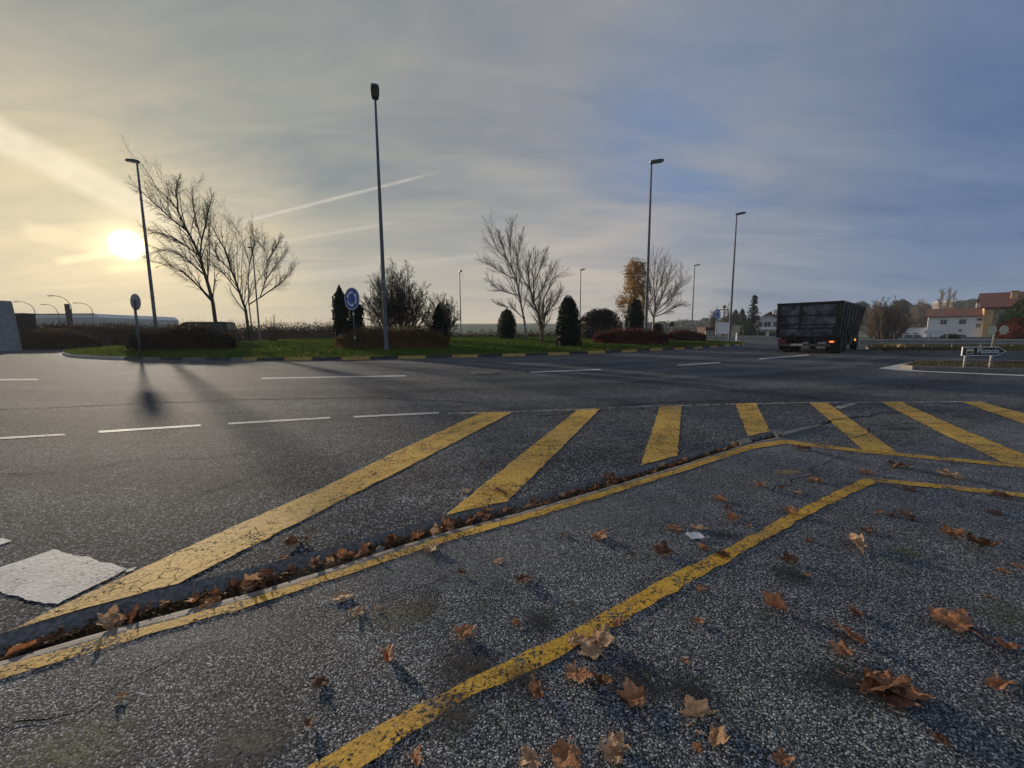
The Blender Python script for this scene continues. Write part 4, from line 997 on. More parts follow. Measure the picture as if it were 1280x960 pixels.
o = MB(); o.tube([(a.x - root.x, .03, .12), (b.x - root.x, .03, .17)], .008, 6); o.build('cross_bar', M['kerbgrey'], t)
# two round sign backs on one pole behind it
Y = 21.0; p = at(1241, 434, Y); z = .08; t = thing('twin_disc_sign', 'pair of cream round sign backs on one pole behind the arrow sign', 'road sign', (p.x, Y, z)); 
d1, d2 = at(1239.5, 413, Y), at(1254.5, 412.5, Y); top = at(1246, 407, Y)
o = MB(); o.tube([(0, .03, -.05), (0, .03, top.z - z)], .042, 10); o.build('pole', M['signcream'], t)
for q in (d1, d2):
    o = MB(); disc(o, .23, -.03, -.012, (q.x - p.x, 0, q.z - z)); o.build('sign_disc', M['signcream'], t, fix=True)
o = MB(); o.box((.25, -.005, d1.z - z), (.8, .02, .05)); o.build('bracket', M['signgrey'], t)
# white finger signs by the far road
Y = 24.5; l, r_ = at(1156, 415.3, Y), at(1196, 415.3, Y); z = .05; root = Vector(((l.x + r_.x) / 2, Y, z)); zc = l.z - z; hw = (r_.x - l.x) / 2
t = thing('direction_sign', 'pale blank arrow sign seen on thin posts in front of the white house', 'road sign', root)
o = MB(); o.prism([(-hw, 0, zc - .1), (hw - .2, 0, zc - .1), (hw, 0, zc), (hw - .2, 0, zc + .1), (-hw, 0, zc + .1)], (0, .03, 0)); o.build('sign_board', M['shedlight'], t, fix=True)
for x in (-hw * .6, hw * .5):
    o = MB(); o.tube([(x, .05, -.05), (x, .05, zc + .1)], .03, 8); o.build('post', M['steel'], t)
# guard rails
def guardrail(label, px, Ys, zt, zb, posts):
    P = [at(x, 420, Y) for x, Y in zip(px, Ys)]; root = Vector((P[0].x, P[0].y, zb)); t = thing('guard_rail', label, 'guard rail', root, group='roadside guard rails'); o = MB()
    prof_ = [(0, .16), (-.04, .12), (-.04, .05), (.015, .0), (-.04, -.05), (-.04, -.12), (0, -.16)]
    for a_, b_ in zip(P, P[1:]):
        d = (b_ - a_); d.z = 0; d.normalize(); nr = Vector((d.y, -d.x, 0))
        for (u0, v0), (u1, v1) in zip(prof_, prof_[1:]):
            q = lambda P_, u, v: Vector((P_.x, P_.y, zt + v)) - root - nr * u
            o.poly([q(a_, u0, v0), q(b_, u0, v0), q(b_, u1, v1), q(a_, u1, v1)])
    o.build('rail', M['rail'], t)
    for i in range(posts):
        u = (i + .5) / posts * (len(P) - 1); k = min(int(u), len(P) - 2); q = P[k].lerp(P[k + 1], u - k) - root
        o = MB(); o.box((q.x, q.y + .08, (zt - zb) / 2 - .06), (.06, .06, zt - zb)); o.build('post', M['steeldark'], t)
guardrail('near long pale guard rail on the right verge below the white house', (1076, 1150, 1230, 1320, 1420), (25.5, 24.5, 23.5, 22.5, 22), .42, -.05, 9)
guardrail('far low guard rail between the island end and the spruce', (862, 930, 1000), (58, 57, 56), .25, -.5, 7)
# yellow kerb stones at the verge end
for x, y, s_, lab in ((1117, 436.2, .5, 'larger yellow painted kerb stone at the tip of the right verge'), (1131, 437.3, .36, 'smaller yellow painted kerb stone right of the larger one on the verge')):
    p = g(x, y); o = MB(); o.lathe([(s_ * .5, 0), (s_ * .52, .08), (s_ * .42, .2), (s_ * .15, .26)], sides=12, jit=lambda an, z: 1 + .25 * math.cos(2 * an))
    ob = o.build('kerb_stone', M['kerbyellow'], fix=True); ob.location = (p.x, p.y + .2, .08); tag(ob, lab, 'kerb stone', 'yellow kerb stones')

# ------------------------------------------------------------------ left edge: slab, container, warehouse, wooden pole
Y = 28.5; a, b = at(20.5, 430.5, Y), at(8, 376, Y); root = Vector((a.x, Y, -.05)); Ht = b.z + .05; lean = b.x - a.x
t = thing('stone_slab', 'tall grey tapering slab cut off by the left edge of the picture', 'monument', root)
o = MB(); o.prism([(0, 0, 0), (lean * .72, 0, Ht * .8), (lean * .92, 0, Ht * .96), (lean * 1.15, 0, Ht), (-3.0 - lean * .5, 0, Ht * 1.04), (-3.4, 0, 0)], (0, .3, 0)); o.build('slab', M['slab'], t, fix=True)
o = MB(); o.box((-1.75, .15, .06), (3.6, .5, .16)); o.build('plinth', M['kerbdark'], t)
Y = 34; a, b = at(14, 418, Y), at(33.5, 418, Y); tz = at(24, 392.5, Y).z; root = Vector(((a.x + b.x) / 2 - .6, Y, -.05))
t = thing('container', 'dark red-brown box cabin between the grey slab and the scrub', 'container', root); w = b.x - a.x + 1.2
o = MB(); o.box((0, .4, (tz) / 2), (w, .8, tz)); 
for i in range(10): o.box((-w / 2 + (i + .5) * w / 10, -.02, tz / 2), (w / 20, .03, tz * .9))
o.build('body', M['container'], t)
o = MB(); o.box((0, .4, tz + .06), (w + .1, .95, .12)); o.build('roof', M['steeldark'], t)
Y = 128; a, b = at(-60, 410, Y), at(126.5, 410, Y); zt_ = at(126, 392.2, Y).z; zm = at(60, 397.5, Y).z; root = Vector(((a.x + b.x) / 2, Y, -1.2)); w = b.x - a.x
t = thing('warehouse', 'long pale flat-roofed warehouse at the far left beyond the scrub', 'building', root)
o = MB(); o.box((0, 15, (zm + 1.2) / 2), (w, 30, zm + 1.2)); o.build('wall', M['shed'], t)
o = MB(); o.prism([(-w / 2 - .1, -.15, zm + 1.2), (w / 2 + .1, -.15, zm + 1.2), (w / 2 - 1.2, -.15, zt_ + 1.2), (-w / 2, -.15, zt_ + 1.2)], (0, 30.2, 0)); rf = o.build('roof', M['shedlight'], t, fix=True)
o = MB(); o.box((-.6, -.22, zt_ + 1.2), (w - 1, .1, .25)); o.build('roof_edge', M['steeldark'], rf)
for x in (-20, -8, 6, 17):
    o = MB(); o.box((x, -.04, 2.2), (4, .06, 4.4)); o.build('loading_door', M['shedlight'], t)
Y = 50; a, b = at(90.5, 415, Y), at(85.5, 380, Y); root = Vector((a.x, Y, -.3)); d = b - a; 
t = thing('wooden_pole', 'thick short weathered brown pole in front of the warehouse, leaning slightly', 'pole', root)
o = MB(); o.tube([(0, 0, 0), (-.12, 0, (b.z + .3) * .5), (-.22, 0, b.z + .3)], [.34, .27, .22], 10); o.build('shaft', M['rustmetal'], t)
o = MB(); o.box((.18, -.22, b.z * .86), (.34, .2, .7)); o.build('equipment_box', M['steeldark'], t)

# ------------------------------------------------------------------ vehicles
def wheel(parent, x, y, r_, w, mrim='steel', dual=False):
    o = MB(); prof_ = [(r_ * .62, -w / 2), (r_ * .94, -w / 2), (r_, -w * .32), (r_, w * .32), (r_ * .94, w / 2), (r_ * .62, w / 2)]; o.lathe(prof_, sides=22)
    o.v = [(v[0], v[2], v[1]) for v in o.v]; wl = o.build('wheel', M['tyre'], parent, fix=True); wl.location = (x, y, r_)
    o = MB(); o.lathe([(r_ * .6, -w * .42), (r_ * .6, w * .42), (r_ * .2, w * .3)], sides=16); o.v = [(v[0], v[2], v[1]) for v in o.v]; o.build('rim', M[mrim], wl, fix=True)
def car(label, loc_, yaw, paint_, L=4.4, W=1.78, Hh=1.5, group=None, van=False):
    t = thing('parked_car', label, 'car', loc_, yaw, group); o = MB()
    def ring_(x, w, z0, z1): return [(x, -w / 2, z0), (x, -w / 2 * 1.0, z0 + (z1 - z0) * .6), (x, -w / 2 * .93, z1), (x, w / 2 * .93, z1), (x, w / 2, z0 + (z1 - z0) * .6), (x, w / 2, z0)]
    st = [(-L / 2, W * .86, .38, .78), (-L / 2 + .12, W * .95, .28, .92), (-L * .25, W, .24, .97), (L * .18, W, .24, .97), (L * .36, W * .98, .24, .86), (L / 2 - .12, W * .93, .28, .74), (L / 2, W * .8, .4, .62)]
    n0 = 0
    for x, w, z0, z1 in st: o.v += ring_(x, w, z0, z1)
    for i in range(len(st) - 1):
        for j in range(6): k = (j + 1) % 6; o.face((i * 6 + j, i * 6 + k, (i + 1) * 6 + k, (i + 1) * 6 + j), 0, False)
    o.face(tuple(range(6))); o.face(tuple(reversed(range((len(st) - 1) * 6, len(st) * 6))))
    cab = [(-L / 2 + .06, -L / 2 + .34), (L * .22, L * .04)] if not van else [(-L / 2 + .04, -L / 2 + .12), (L * .36, L * .16)]
    zl, zh = .95, Hh; wb, wt = W * .92, W * .74
    (xb0, xt0), (xb1, xt1) = cab; n = len(o.v)
    o.v += [(xb0, -wb / 2, zl), (xb1, -wb / 2, zl), (xb1, wb / 2, zl), (xb0, wb / 2, zl), (xt0, -wt / 2, zh - .05), (xt1, -wt / 2, zh - .05), (xt1, wt / 2, zh - .05), (xt0, wt / 2, zh - .05)]
    xm0, xm1 = xt0 + .15, xt1 - .2; o.v += [(xm0, -wt * .42, zh), (xm1, -wt * .42, zh), (xm1, wt * .42, zh), (xm0, wt * .42, zh)]
    for q in ((0, 1, 5, 4), (1, 2, 6, 5), (2, 3, 7, 6), (3, 0, 4, 7), (4, 5, 9, 8), (5, 6, 10, 9), (6, 7, 11, 10), (7, 4, 8, 11), (8, 9, 10, 11), (3, 2, 1, 0)): o.face(tuple(n + i for i in q))
    o.build('body', M[paint_], t, fix=True)
    V = [Vector(v) for v in o.v[n:n + 8]]
    def pane(a, b, c, d, nm, u0=.07, u1=.93, v0=.12, v1=.9):
        nn = (b - a).cross(d - a).normalized() * .006; P = lambda u, v: (a.lerp(b, u)).lerp(d.lerp(c, u), v) + nn
        o = MB(); o.poly([P(u0, v0), P(u1, v0), P(u1, v1), P(u0, v1)]); o.build(nm, M['carglass'], t)
    pane(V[1], V[2], V[6], V[5], 'windscreen'); pane(V[3], V[0], V[4], V[7], 'rear_window')
    for u0, u1 in ((.06, .47), (.52, .9)):
        pane(V[0], V[1], V[5], V[4], 'side_window', u0, u1); pane(V[2], V[3], V[7], V[6], 'side_window', 1 - u1, 1 - u0)
    for x in (-L * .31, L * .31):
        for y in (-W / 2 + .1, W / 2 - .1): wheel(t, x, y, .32, .2)
    for y in (-.6, .6):
        o = MB(); o.box((L / 2 - .05, y, .62), (.08, .3, .12)); o.build('headlight', M['glass'], t)
        o = MB(); o.box((-L / 2 + .04, y, .76), (.08, .26, .14)); o.build('tail_light', M['lampred'], t)
    return t
p = at(250, 410, 31); car('dark estate car half hidden behind the brown hedge under the leaning birch', (p.x, 31, at(250, 402.5, 31).z - 1.62), R(188), 'cardark', 4.5, 1.8, 1.62, van=True)
p = at(1168, 421, 62); car('white van-like car parked in front of the low white annex', (p.x - 3.5, 62, -1.25), R(4), 'carwhite', 4.4, 1.8, 1.75, 'cars parked at the white house', van=True)
car('dark car parked in front of the white house left of its door', (at(1186, 421, 60).x, 60, -1.1), R(186), 'cardark', 4.3, 1.78, 1.5, 'cars parked at the white house')
car('pale car parked at the foot of the ochre house wall', (at(1219, 421, 46).x, 46, -1.9), R(176), 'carwhite', 4.3, 1.78, 1.5, 'cars parked at the white house')

# the tipper truck
D_B = 19.6
Bp = Vector(((1046.5 - CX) / F, 0, 0)); B = at(1046.5, 430, D_B); hd = R(90 - 47)          # heading angle from +X
t = thing('tipper_truck', 'dirty dark tipper truck turning away to the right with a lit tail lamp', 'truck', (0, 0, 0), hd)
fwd = Vector((math.cos(hd), math.sin(hd), 0)); lft = Vector((-math.sin(hd), math.cos(hd), 0))
W = 2.5; t.location = Vector((B.x, B.y, 0)) + lft * W / 2
zb, zt_, Lb, Lt = .80, 2.46, 5.6, 7.2
def hull(o, x0, x1, x1t, w0, w1, z0, z1, th=.06):
    a = [(x0, -w0 / 2, z0), (x1, -w0 / 2, z0), (x1, w0 / 2, z0), (x0, w0 / 2, z0)]; b = [(x0 - .03, -w1 / 2, z1), (x1t, -w1 / 2, z1), (x1t, w1 / 2, z1), (x0 - .03, w1 / 2, z1)]
    n = len(o.v); o.v += a + b
    ib = [(x0 + th, -w1 / 2 + th, z1), (x1t - th, -w1 / 2 + th, z1), (x1t - th, w1 / 2 - th, z1), (x0 + th, w1 / 2 - th, z1)]; fl = [(x0 + th, -w0 / 2 + th, z0 + .7), (x1 - th, -w0 / 2 + th, z0 + .7), (x1 - th, w0 / 2 - th, z0 + .7), (x0 + th, w0 / 2 - th, z0 + .7)]
    o.v += ib + fl
    for q in ((3, 2, 1, 0), (0, 1, 5, 4), (1, 2, 6, 5), (2, 3, 7, 6), (3, 0, 4, 7), (4, 5, 9, 8), (5, 6, 10, 9), (6, 7, 11, 10), (7, 4, 8, 11), (8, 9, 13, 12), (9, 10, 14, 13), (10, 11, 15, 14), (11, 8, 12, 15), (12, 13, 14, 15)): o.face(tuple(n + i for i in q))
o = MB(); hull(o, 0, Lb, Lt, 2.4, 2.56, zb, zt_); bed = o.build('tipper_body', M['truck'], t)
def sidept(x, z, s, off): u = (z - zb) / (zt_ - zb); return Vector((x + (Lt - Lb) * u * (x / Lb if x > 0 else 0), s * (1.2 + .08 * u + off), z))
o = MB()
for s in (-1, 1):
    for i in range(8):
        x = .06 + i * (Lb - .12) / 7; a, b = sidept(x, zb, s, .02), sidept(x, zt_ - .05, s, .02); dx = Vector((.05, 0, 0)); ex = Vector((0, .06 * s, 0))
        o.prism([a - dx, a + dx, b + dx, b - dx], -ex if False else ex)
    for z, hgt in ((zb + .05, .12), (zb + .55, .06)):
        o.prism([sidept(0, z, s, .015), sidept(Lb, z, s, .015), sidept(Lb, z + hgt, s, .015), sidept(0, z + hgt, s, .015)], (0, .035 * s, 0))
o.build('side_ribs', M['truckrim'], bed, fix=True)
o = MB()
for s in (-1, 1): o.box(((Lt) / 2 - .02, s * 1.29, zt_ + .01), (Lt + .12, .11, .13))
o.box((-.05, 0, zt_ + .005), (.12, 2.46, .12)); o.box((Lt, 0, zt_ + .005), (.12, 2.46, .12)); o.build('top_rim', M['truckrim'], bed)
o = MB(); o.prism([(Lb + .5, -1.18, zt_ - .55), (Lt + .35, -1.18, zt_ - .12), (Lt + .35, -1.18, zt_), (Lb + .6, -1.18, zt_)], (0, 2.36, 0)); o.build('cab_guard', M['truckrim'], bed, fix=True)
# tailgate
o = MB(); o.box((-.06, 0, (zb + zt_) / 2), (.06, 2.36, zt_ - zb - .16)); tg = o.build('tailgate', M['truck'], t)
o = MB()
for y in (-1.2, 1.2): o.box((-.11, y, (zb + zt_) / 2 - .02), (.12, .12, zt_ - zb))
for z in (zb + .06, zb + .46, zb + .62, zb + 1.08): o.box((-.105, 0, z), (.05, 2.26, .055))
o.box((-.108, .28, zb + .95), (.06, .12, 1.2)); o.build('tailgate_frame', M['truckrim'], tg)
o = MB(); o.box((-.112, .45, zb + .3), (.02, 1.1, .22)); o.box((-.112, -.55, zb + .3), (.02, 1.0, .2)); o.build('lower_panel', M['truck'], tg)
o = MB(); o.box((-.06, 1.285, zb + .72), (.09, .04, 1.3)); o.build('edge_marker', M['truckred'], tg)
# chassis
o = MB()
for y in (-.42, .42): o.box((3.3, y, .68), (6.8, .1, .24))
for x in (.1, 1.5, 3.0, 4.6): o.box((x, 0, .66), (.12, .9, .18))
o.box((.15, 0, .72), (.24, 2.1, .16)); o.build('chassis', M['truckrim'], t)
o = MB(); o.box((-.05, .1, .42), (.10, 2.2, .13)); o.build('rear_bumper', M['bumper'], t)
o = MB(); o.box((-.112, .35, .43), (.012, .5, .11)); o.build('number_plate', M['signcream'], t)
o = MB(); o.tube([(.2, -.5, .42), (.2, .9, .42)], .05, 8); o.build('underrun_bar', M['truckred'], t)
for y in (-1.02, 1.02):
    o = MB(); o.box((-.03, y, .60), (.10, .36, .15)); lb = o.build('lamp_cluster', M['lampred'], t)
    if y < 0:
        o = MB(); o.box((-.085, y - .02, .60), (.014, .17, .075)); o.build('lit_lamp', M['lampon'], lb)
for x in (1.15, 2.4, 6.9):
    for y in ((-1.0, 1.0)):
        wheel(t, x, y, .47, .50 if x < 5 else .3, 'truckrim')
for y in (-1.0, 1.0):
    o = MB(); o.box((.52, y, .42), (.03, .56, .62)); o.build('mudflap', M['tyre'], t)
    o = MB()
    for k in range(9):
        a0 = math.pi * k / 9; a1 = math.pi * (k + 1) / 9; c_ = Vector((1.78, y, .47))
        P = [c_ + Vector((math.cos(a_) * 1.28, dy, math.sin(a_) * .56)) for a_ in (a0, a1) for dy in (-.28, .28)]; o.poly([P[0], P[1], P[3], P[2]])
    o.build('mudguard', M['truckrim'], t)
o = MB(); o.box((4.3, -1.0, .62), (1.1, .4, .5)); o.build('fuel_tank', M['truckrim'], t)
o = MB()
for z in (.45, .62): o.box((3.9, -1.15, z), (2.2, .04, .07))
o.build('side_guard', M['truckrim'], t)
o = MB(); o.box((5.35, -1.23, .60), (.12, .05, .12)); o.build('marker_lamp', M['lampamber'], t)
o = MB(); o.box((6.85, 0, 1.28), (1.5, 2.2, 1.5), taper=(.9, .95)); cab = o.build('cab', M['truckred'], t)
o = MB(); o.box((7.55, 0, 1.55), (.05, 1.9, .6)); o.build('windscreen', M['carglass'], cab)
for s in (-1, 1):
    o = MB(); o.box((6.95, s * 1.085, 1.5), (.7, .02, .5)); o.build('side_window', M['carglass'], cab)
# heaped dark load
o = MB(); rng = random.Random(4); nx, ny = 16, 8
for i in range(nx + 1):
    for j in range(ny + 1):
        u, v = i / nx, j / ny; o.v.append((.1 + u * (Lt - .5), -1.18 + 2.36 * v, zt_ - .12 + .17 * math.sin(math.pi * u) * math.sin(math.pi * v) + .05 * noise.noise(Vector((u * 7, v * 4, 2)))))
for i in range(nx):
    for j in range(ny): o.face((i * (ny + 1) + j, (i + 1) * (ny + 1) + j, (i + 1) * (ny + 1) + j + 1, i * (ny + 1) + j + 1), 0, True)
ob = o.build('load', M['soil'], t)
# ------------------------------------------------------------------ houses
def window(parent, x, z, w, h, y=-.02, bars=True):
    o = MB(); o.box((x, y, z), (w + .16, .10, h + .16)); fr_ = o.build('window', M['frame'], parent)
    o = MB(); o.box((x, y - .055, z), (w, .02, h)); o.build('pane', M['dark'], fr_)
    if bars:
        o = MB(); o.box((x, y - .07, z), (.07, .02, h)); o.box((x, y - .07, z), (w, .02, .06)); o.build('glazing_bar', M['frame'], fr_)
def door(parent, x, w, h, m, y=-.03):
    o = MB(); o.box((x, y, h / 2), (w, .09, h)); d = o.build('door', M[m], parent); o = MB(); o.box((x + w * .35, y - .06, h * .48), (.06, .05, .16)); o.build('handle', M['frame'], d)
def gable_roof(parent, w, d, z, rise, over, m, axis='x', y0=0):
    """ridge along x: slopes face the camera and away"""
    o = MB(); th = .16
    if axis == 'x':
        x0, x1 = -w / 2 - over, w / 2 + over; ya, yb, ym = y0 - over, y0 + d + over, y0 + d / 2
        prof_ = [(ya, z - .1), (ym, z + rise), (yb, z - .1), (yb, z - .1 + th), (ym, z + rise + th), (ya, z - .1 + th)]
        o.prism([(x0, a, b) for a, b in prof_], (x1 - x0, 0, 0))
    else:
        ya, yb = y0 - over, y0 + d + over; prof_ = [(-w / 2 - over, z - .12), (0, z + rise), (w / 2 + over, z - .12), (w / 2 + over, z - .12 + th), (0, z + rise + th), (-w / 2 - over, z - .12 + th)]
        o.prism([(a, ya, b) for a, b in prof_], (0, yb - ya, 0))
    return o.build('roof', M[m], parent, fix=True)
def zof(py, Y, px=1190): return at(px, py, Y).z
def facade(pl, pr, Y0, yaw):
    """left foot point, width and pixel->local-x mapping of a facade turned by yaw"""
    kx = lambda p: at(p, 415, 1.0).x
    L = Vector((kx(pl) * Y0, Y0, 0)); d = Vector((math.cos(yaw), math.sin(yaw), 0))
    t_ = lambda p: (kx(p) * L.y - L.x) / (d.x - kx(p) * d.y)
    w = t_(pr); return L + d * (w / 2), w, (lambda p: t_(p) - w / 2)
# chalet-like white house behind the truck
Y = 74; yw = R(-28); ctr_, w, lx = facade(940, 980, Y, yw); zb_ = zof(422, Y, 955); ze = zof(402.5, Y, 955) - zb_; zr = zof(392.5, Y, 958) - zb_
t = thing('gabled_house', 'white gabled house with dark garage doors between the spruce and the truck', 'house', (ctr_.x, ctr_.y, zb_), yw)
o = MB(); o.prism([(-w / 2, 0, 0), (w / 2, 0, 0), (w / 2, 0, ze), (0, 0, zr - .1), (-w / 2, 0, ze)], (0, 9, 0)); o.build('wall', M['wallwhite'], t, fix=True)
rf = gable_roof(t, w, 9, ze, zr - ze, .7, 'tiles2', 'y')
o = MB(); o.box((1.2, 5, zr + .2), (.6, .6, 1.2)); o.build('chimney', M['wallwhite'], rf)
s = Y / F
for x in (949, 958.5, 969, 977): window(t, lx(x), zof(405.5, Y, 955) - zb_, 4.2 * s if x != 958.5 else 6.5 * s, 5 * s)
for x in (952, 964.5, 975): door(t, lx(x), 8.5 * s, 6.3 * s, 'dark')
o = MB(); o.box((0, -.55, zof(412.5, Y, 955) - zb_), (w * .9, 1.1, .14)); bl = o.build('balcony', M['frame'], t)
for x in (-3.2, 0, 3.2):
    o = MB(); o.box((x, -.85, (zof(412.5, Y, 955) - zb_) / 2), (.25, .25, zof(412.5, Y, 955) - zb_ - .14)); o.build('pillar', M['wallwhite'], bl)
# white house with red tiles
Y = 80; s = Y / F * .82; yw = R(-45); ctr_, w, lx = facade(1158.5, 1229, Y, yw); zb_ = zof(425.5, Y); ze = zof(396, Y) - zb_
t = thing('white_house', 'white two-storey house with red tiled roof joined to the ochre house', 'house', (ctr_.x, ctr_.y, zb_), yw)
o = MB(); o.box((0, 4.5, ze / 2), (w, 9, ze)); o.build('wall', M['wallwhite'], t)
o = MB(); o.box((0, -.04, .35), (w + .05, .1, .7)); o.build('plinth', M['wallgrey'], t)
rf = gable_roof(t, w, 9, ze, zof(386.5, Y + 1) - zb_ - ze, .45, 'tiles')
o = MB(); o.box((3, 5.5, ze + 1.9), (.7, .7, 1.3)); o.build('chimney', M['wallwhite'], rf)
for x, y in ((1178, 402.5), (1201.5, 402.5)): window(t, lx(x), zof(y, Y) - zb_, 6 * s, 6 * s)
window(t, lx(1221.5), zof(407.5, Y) - zb_, 3 * s, 4.5 * s); window(t, lx(1222), zof(400.3, Y) - zb_, 3.5 * s, 2 * s, bars=False)
door(t, lx(1199.5), 7.5 * s, 9.0 * s, 'brownwood')
o = MB(); o.box((lx(1200), -.12, zof(413, Y) - zb_), (.3, .2, .35)); o.build('wall_lamp', M['dark'], t)
# low annex
Y = 84.5; s = Y / F * .82; ctr_, w, lx = facade(1108.5, 1158, Y, yw); zb_ = zof(425.5, Y); ze = zof(410, Y) - zb_
t = thing('annex', 'low flat white annex with two dark windows left of the white house', 'building', (ctr_.x, ctr_.y, zb_), yw)
o = MB(); o.box((0, 3, ze / 2), (w, 6, ze)); o.build('wall', M['wallwhite'], t)
o = MB(); o.box((0, 3, ze + .08), (w + .2, 6.2, .16)); o.build('roof', M['frame'], t)
o = MB(); o.box((0, -.04, .3), (w + .05, .1, .6)); o.build('plinth', M['wallgrey'], t)
for x in (1133.5, 1145): window(t, lx(x), zof(418, Y) - zb_, 5 * s, 5 * s, bars=False)
# ochre stone house on the right
Y = 74.6; s = Y / F * .82; ctr_, w, lx = facade(1228, 1345, Y, yw); zb_ = zof(428, Y, 1240); ze = zof(384.5, Y, 1240) - zb_
t = thing('stone_house', 'stone house with ochre corner and dark red tiled roof at the right edge', 'house', (ctr_.x, ctr_.y, zb_), yw)
o = MB(); o.box((0, 5, ze / 2), (w, 10, ze)); o.build('wall', M['stonewall'], t)
o = MB(); o.box((-w / 2 + .45, -.05, ze / 2), (1.1, .16, ze - .1)); o.box((-w / 2 - .06, 5, ze / 2), (.12, 10, ze - .1)); o.build('corner_render', M['ochre'], t)
rf = gable_roof(t, w, 10, ze, zof(366, Y + 1, 1240) - zb_ - ze, .7, 'tiles2')
o = MB(); o.box((lx(1264), 2.6, ze + 2.0), (.75, .75, 1.5)); ch = o.build('chimney', M['ochre'], rf)
o = MB(); o.box((lx(1264), 2.6, ze + 2.82), (.95, .95, .14)); o.build('chimney_cap', M['tiles2'], ch)
for x, y, ww, hh_ in ((1248, 393.5, 4.5, 7), (1262, 393.5, 4.5, 7), (1245, 412, 5, 7), (1275, 394, 4.5, 7)): window(t, lx(x), zof(y, Y, 1240) - zb_, ww * s, hh_ * s)
o = MB(); o.box((0, -.12, ze - .2), (w + .3, .3, .3)); o.build('eaves_board', M['brownwood'], t)
# pale block on the wooded hill
Y = 175; s = Y / F; c = at(1199, 380, Y); zb_ = zof(388, Y)
t = thing('hill_building', 'pale flat-topped building among trees on the hill above the white house', 'building', (c.x, Y, zb_)); ze = zof(377, Y) - zb_
o = MB(); o.box((0, 4, ze / 2), (18 * s, 8, ze)); o.build('wall', M['wallgrey'], t)
o = MB(); o.box((1, 4, ze + .2), (20 * s, 9.5, .5)); o.build('roof', M['frame'], t)
for x in (-2, .2, 2.2): window(t, x, ze * .62, 1.3, 1.3)
# white billboard and far structures by the island end
Y = 58; s = Y / F; l, r_ = at(895, 410, Y), at(912.5, 410, Y); zb_ = zof(419.5, Y, 903); z0_, z1_ = zof(417, Y, 903) - zb_, zof(403, Y, 903) - zb_; w = r_.x - l.x
t = thing('billboard', 'blank white panel on legs behind the small blue sign and lamp', 'billboard', ((l.x + r_.x) / 2, Y, zb_))
o = MB(); o.box((0, 0, (z0_ + z1_) / 2), (w, .12, z1_ - z0_)); o.build('panel', M['wallwhite'], t)
for x in (-w * .35, w * .35):
    o = MB(); o.box((x, .14, z1_ / 2), (.14, .14, z1_)); o.build('leg', M['steel'], t)
Y = 66; s = Y / F; c = at(888, 413, Y); zb_ = zof(420, Y, 888); ze = zof(410, Y, 888) - zb_
t = thing('brick_hut', 'small brown brick hut just left of the white billboard', 'hut', (c.x, Y, zb_))
o = MB(); o.box((0, 1.5, ze / 2), (12 * s, 3, ze)); o.build('wall', M['brownwood'], t)
o = MB(); o.box((0, 1.5, ze + .07), (13.5 * s, 3.4, .14)); o.build('roof', M['tiles'], t)
o = MB(); o.box((-.1, -.3, .42), (13 * s, .4, .84)); o.build('front_wall', M['lip'], t)
Y = 84; l, r_ = at(806, 412, Y), at(876, 412, Y); zb_ = zof(421, Y, 840); ze = zof(409.3, Y, 840) - zb_; w = r_.x - l.x
t = thing('boundary_wall', 'long weathered reddish-grey wall beyond the island behind the bare round-crowned tree', 'wall', ((l.x + r_.x) / 2, Y, zb_))
o = MB(); o.box((0, 0, ze / 2), (w, .4, ze)); o.build('wall_body', M['wallgrey'], t)
o = MB(); o.box((0, 0, ze + .06), (w + .1, .55, .12)); o.build('coping', M['kerbgrey'], t)
Y = 70; l, r_ = at(860, 416, Y), at(940, 416, Y); zb_ = zof(424, Y, 900); ze = zof(420.2, Y, 900) - zb_
t = thing('low_wall', 'low pale wall line along the far road between the island tip and the spruce', 'wall', ((l.x + r_.x) / 2, Y - 4, zb_))
o = MB(); o.box((0, 0, ze / 2), (r_.x - l.x, .35, ze)); o.build('wall_body', M['wallgrey'], t)
o = MB(); o.box((0, 0, ze + .05), (r_.x - l.x + .1, .5, .1)); o.build('coping', M['lip'], t)
Y = 80; p = at(903.5, 418, Y); tz = zof(382.5, Y, 904); t = thing('utility_pole', 'thin dark utility pole with crossarm rising behind the white billboard', 'pole', (p.x, Y, -1.1))
o = MB(); o.tube([(0, 0, 0), (0, 0, tz + 1.1)], [.16, .1], 8); o.build('shaft', M['brownwood'], t)
o = MB(); o.box((0, 0, tz + .4), (1.9, .12, .14)); o.box((0, 0, tz + .95), (.5, .3, .5)); o.build('crossarm', M['brownwood'], t)
for x, lab in ((921, 'white marker post at the road edge left of the spruce'),):
    p = at(x, 422, 48); o = MB(); o.box((0, 0, .5), (.16, .1, 1.1)); o.box((0, -.055, .85), (.12, .012, .18), 1); ob = o.build('marker_post', [M['signwhite'], M['lampred']]); ob.location = (p.x, 48, -.15); tag(ob, lab, 'post')

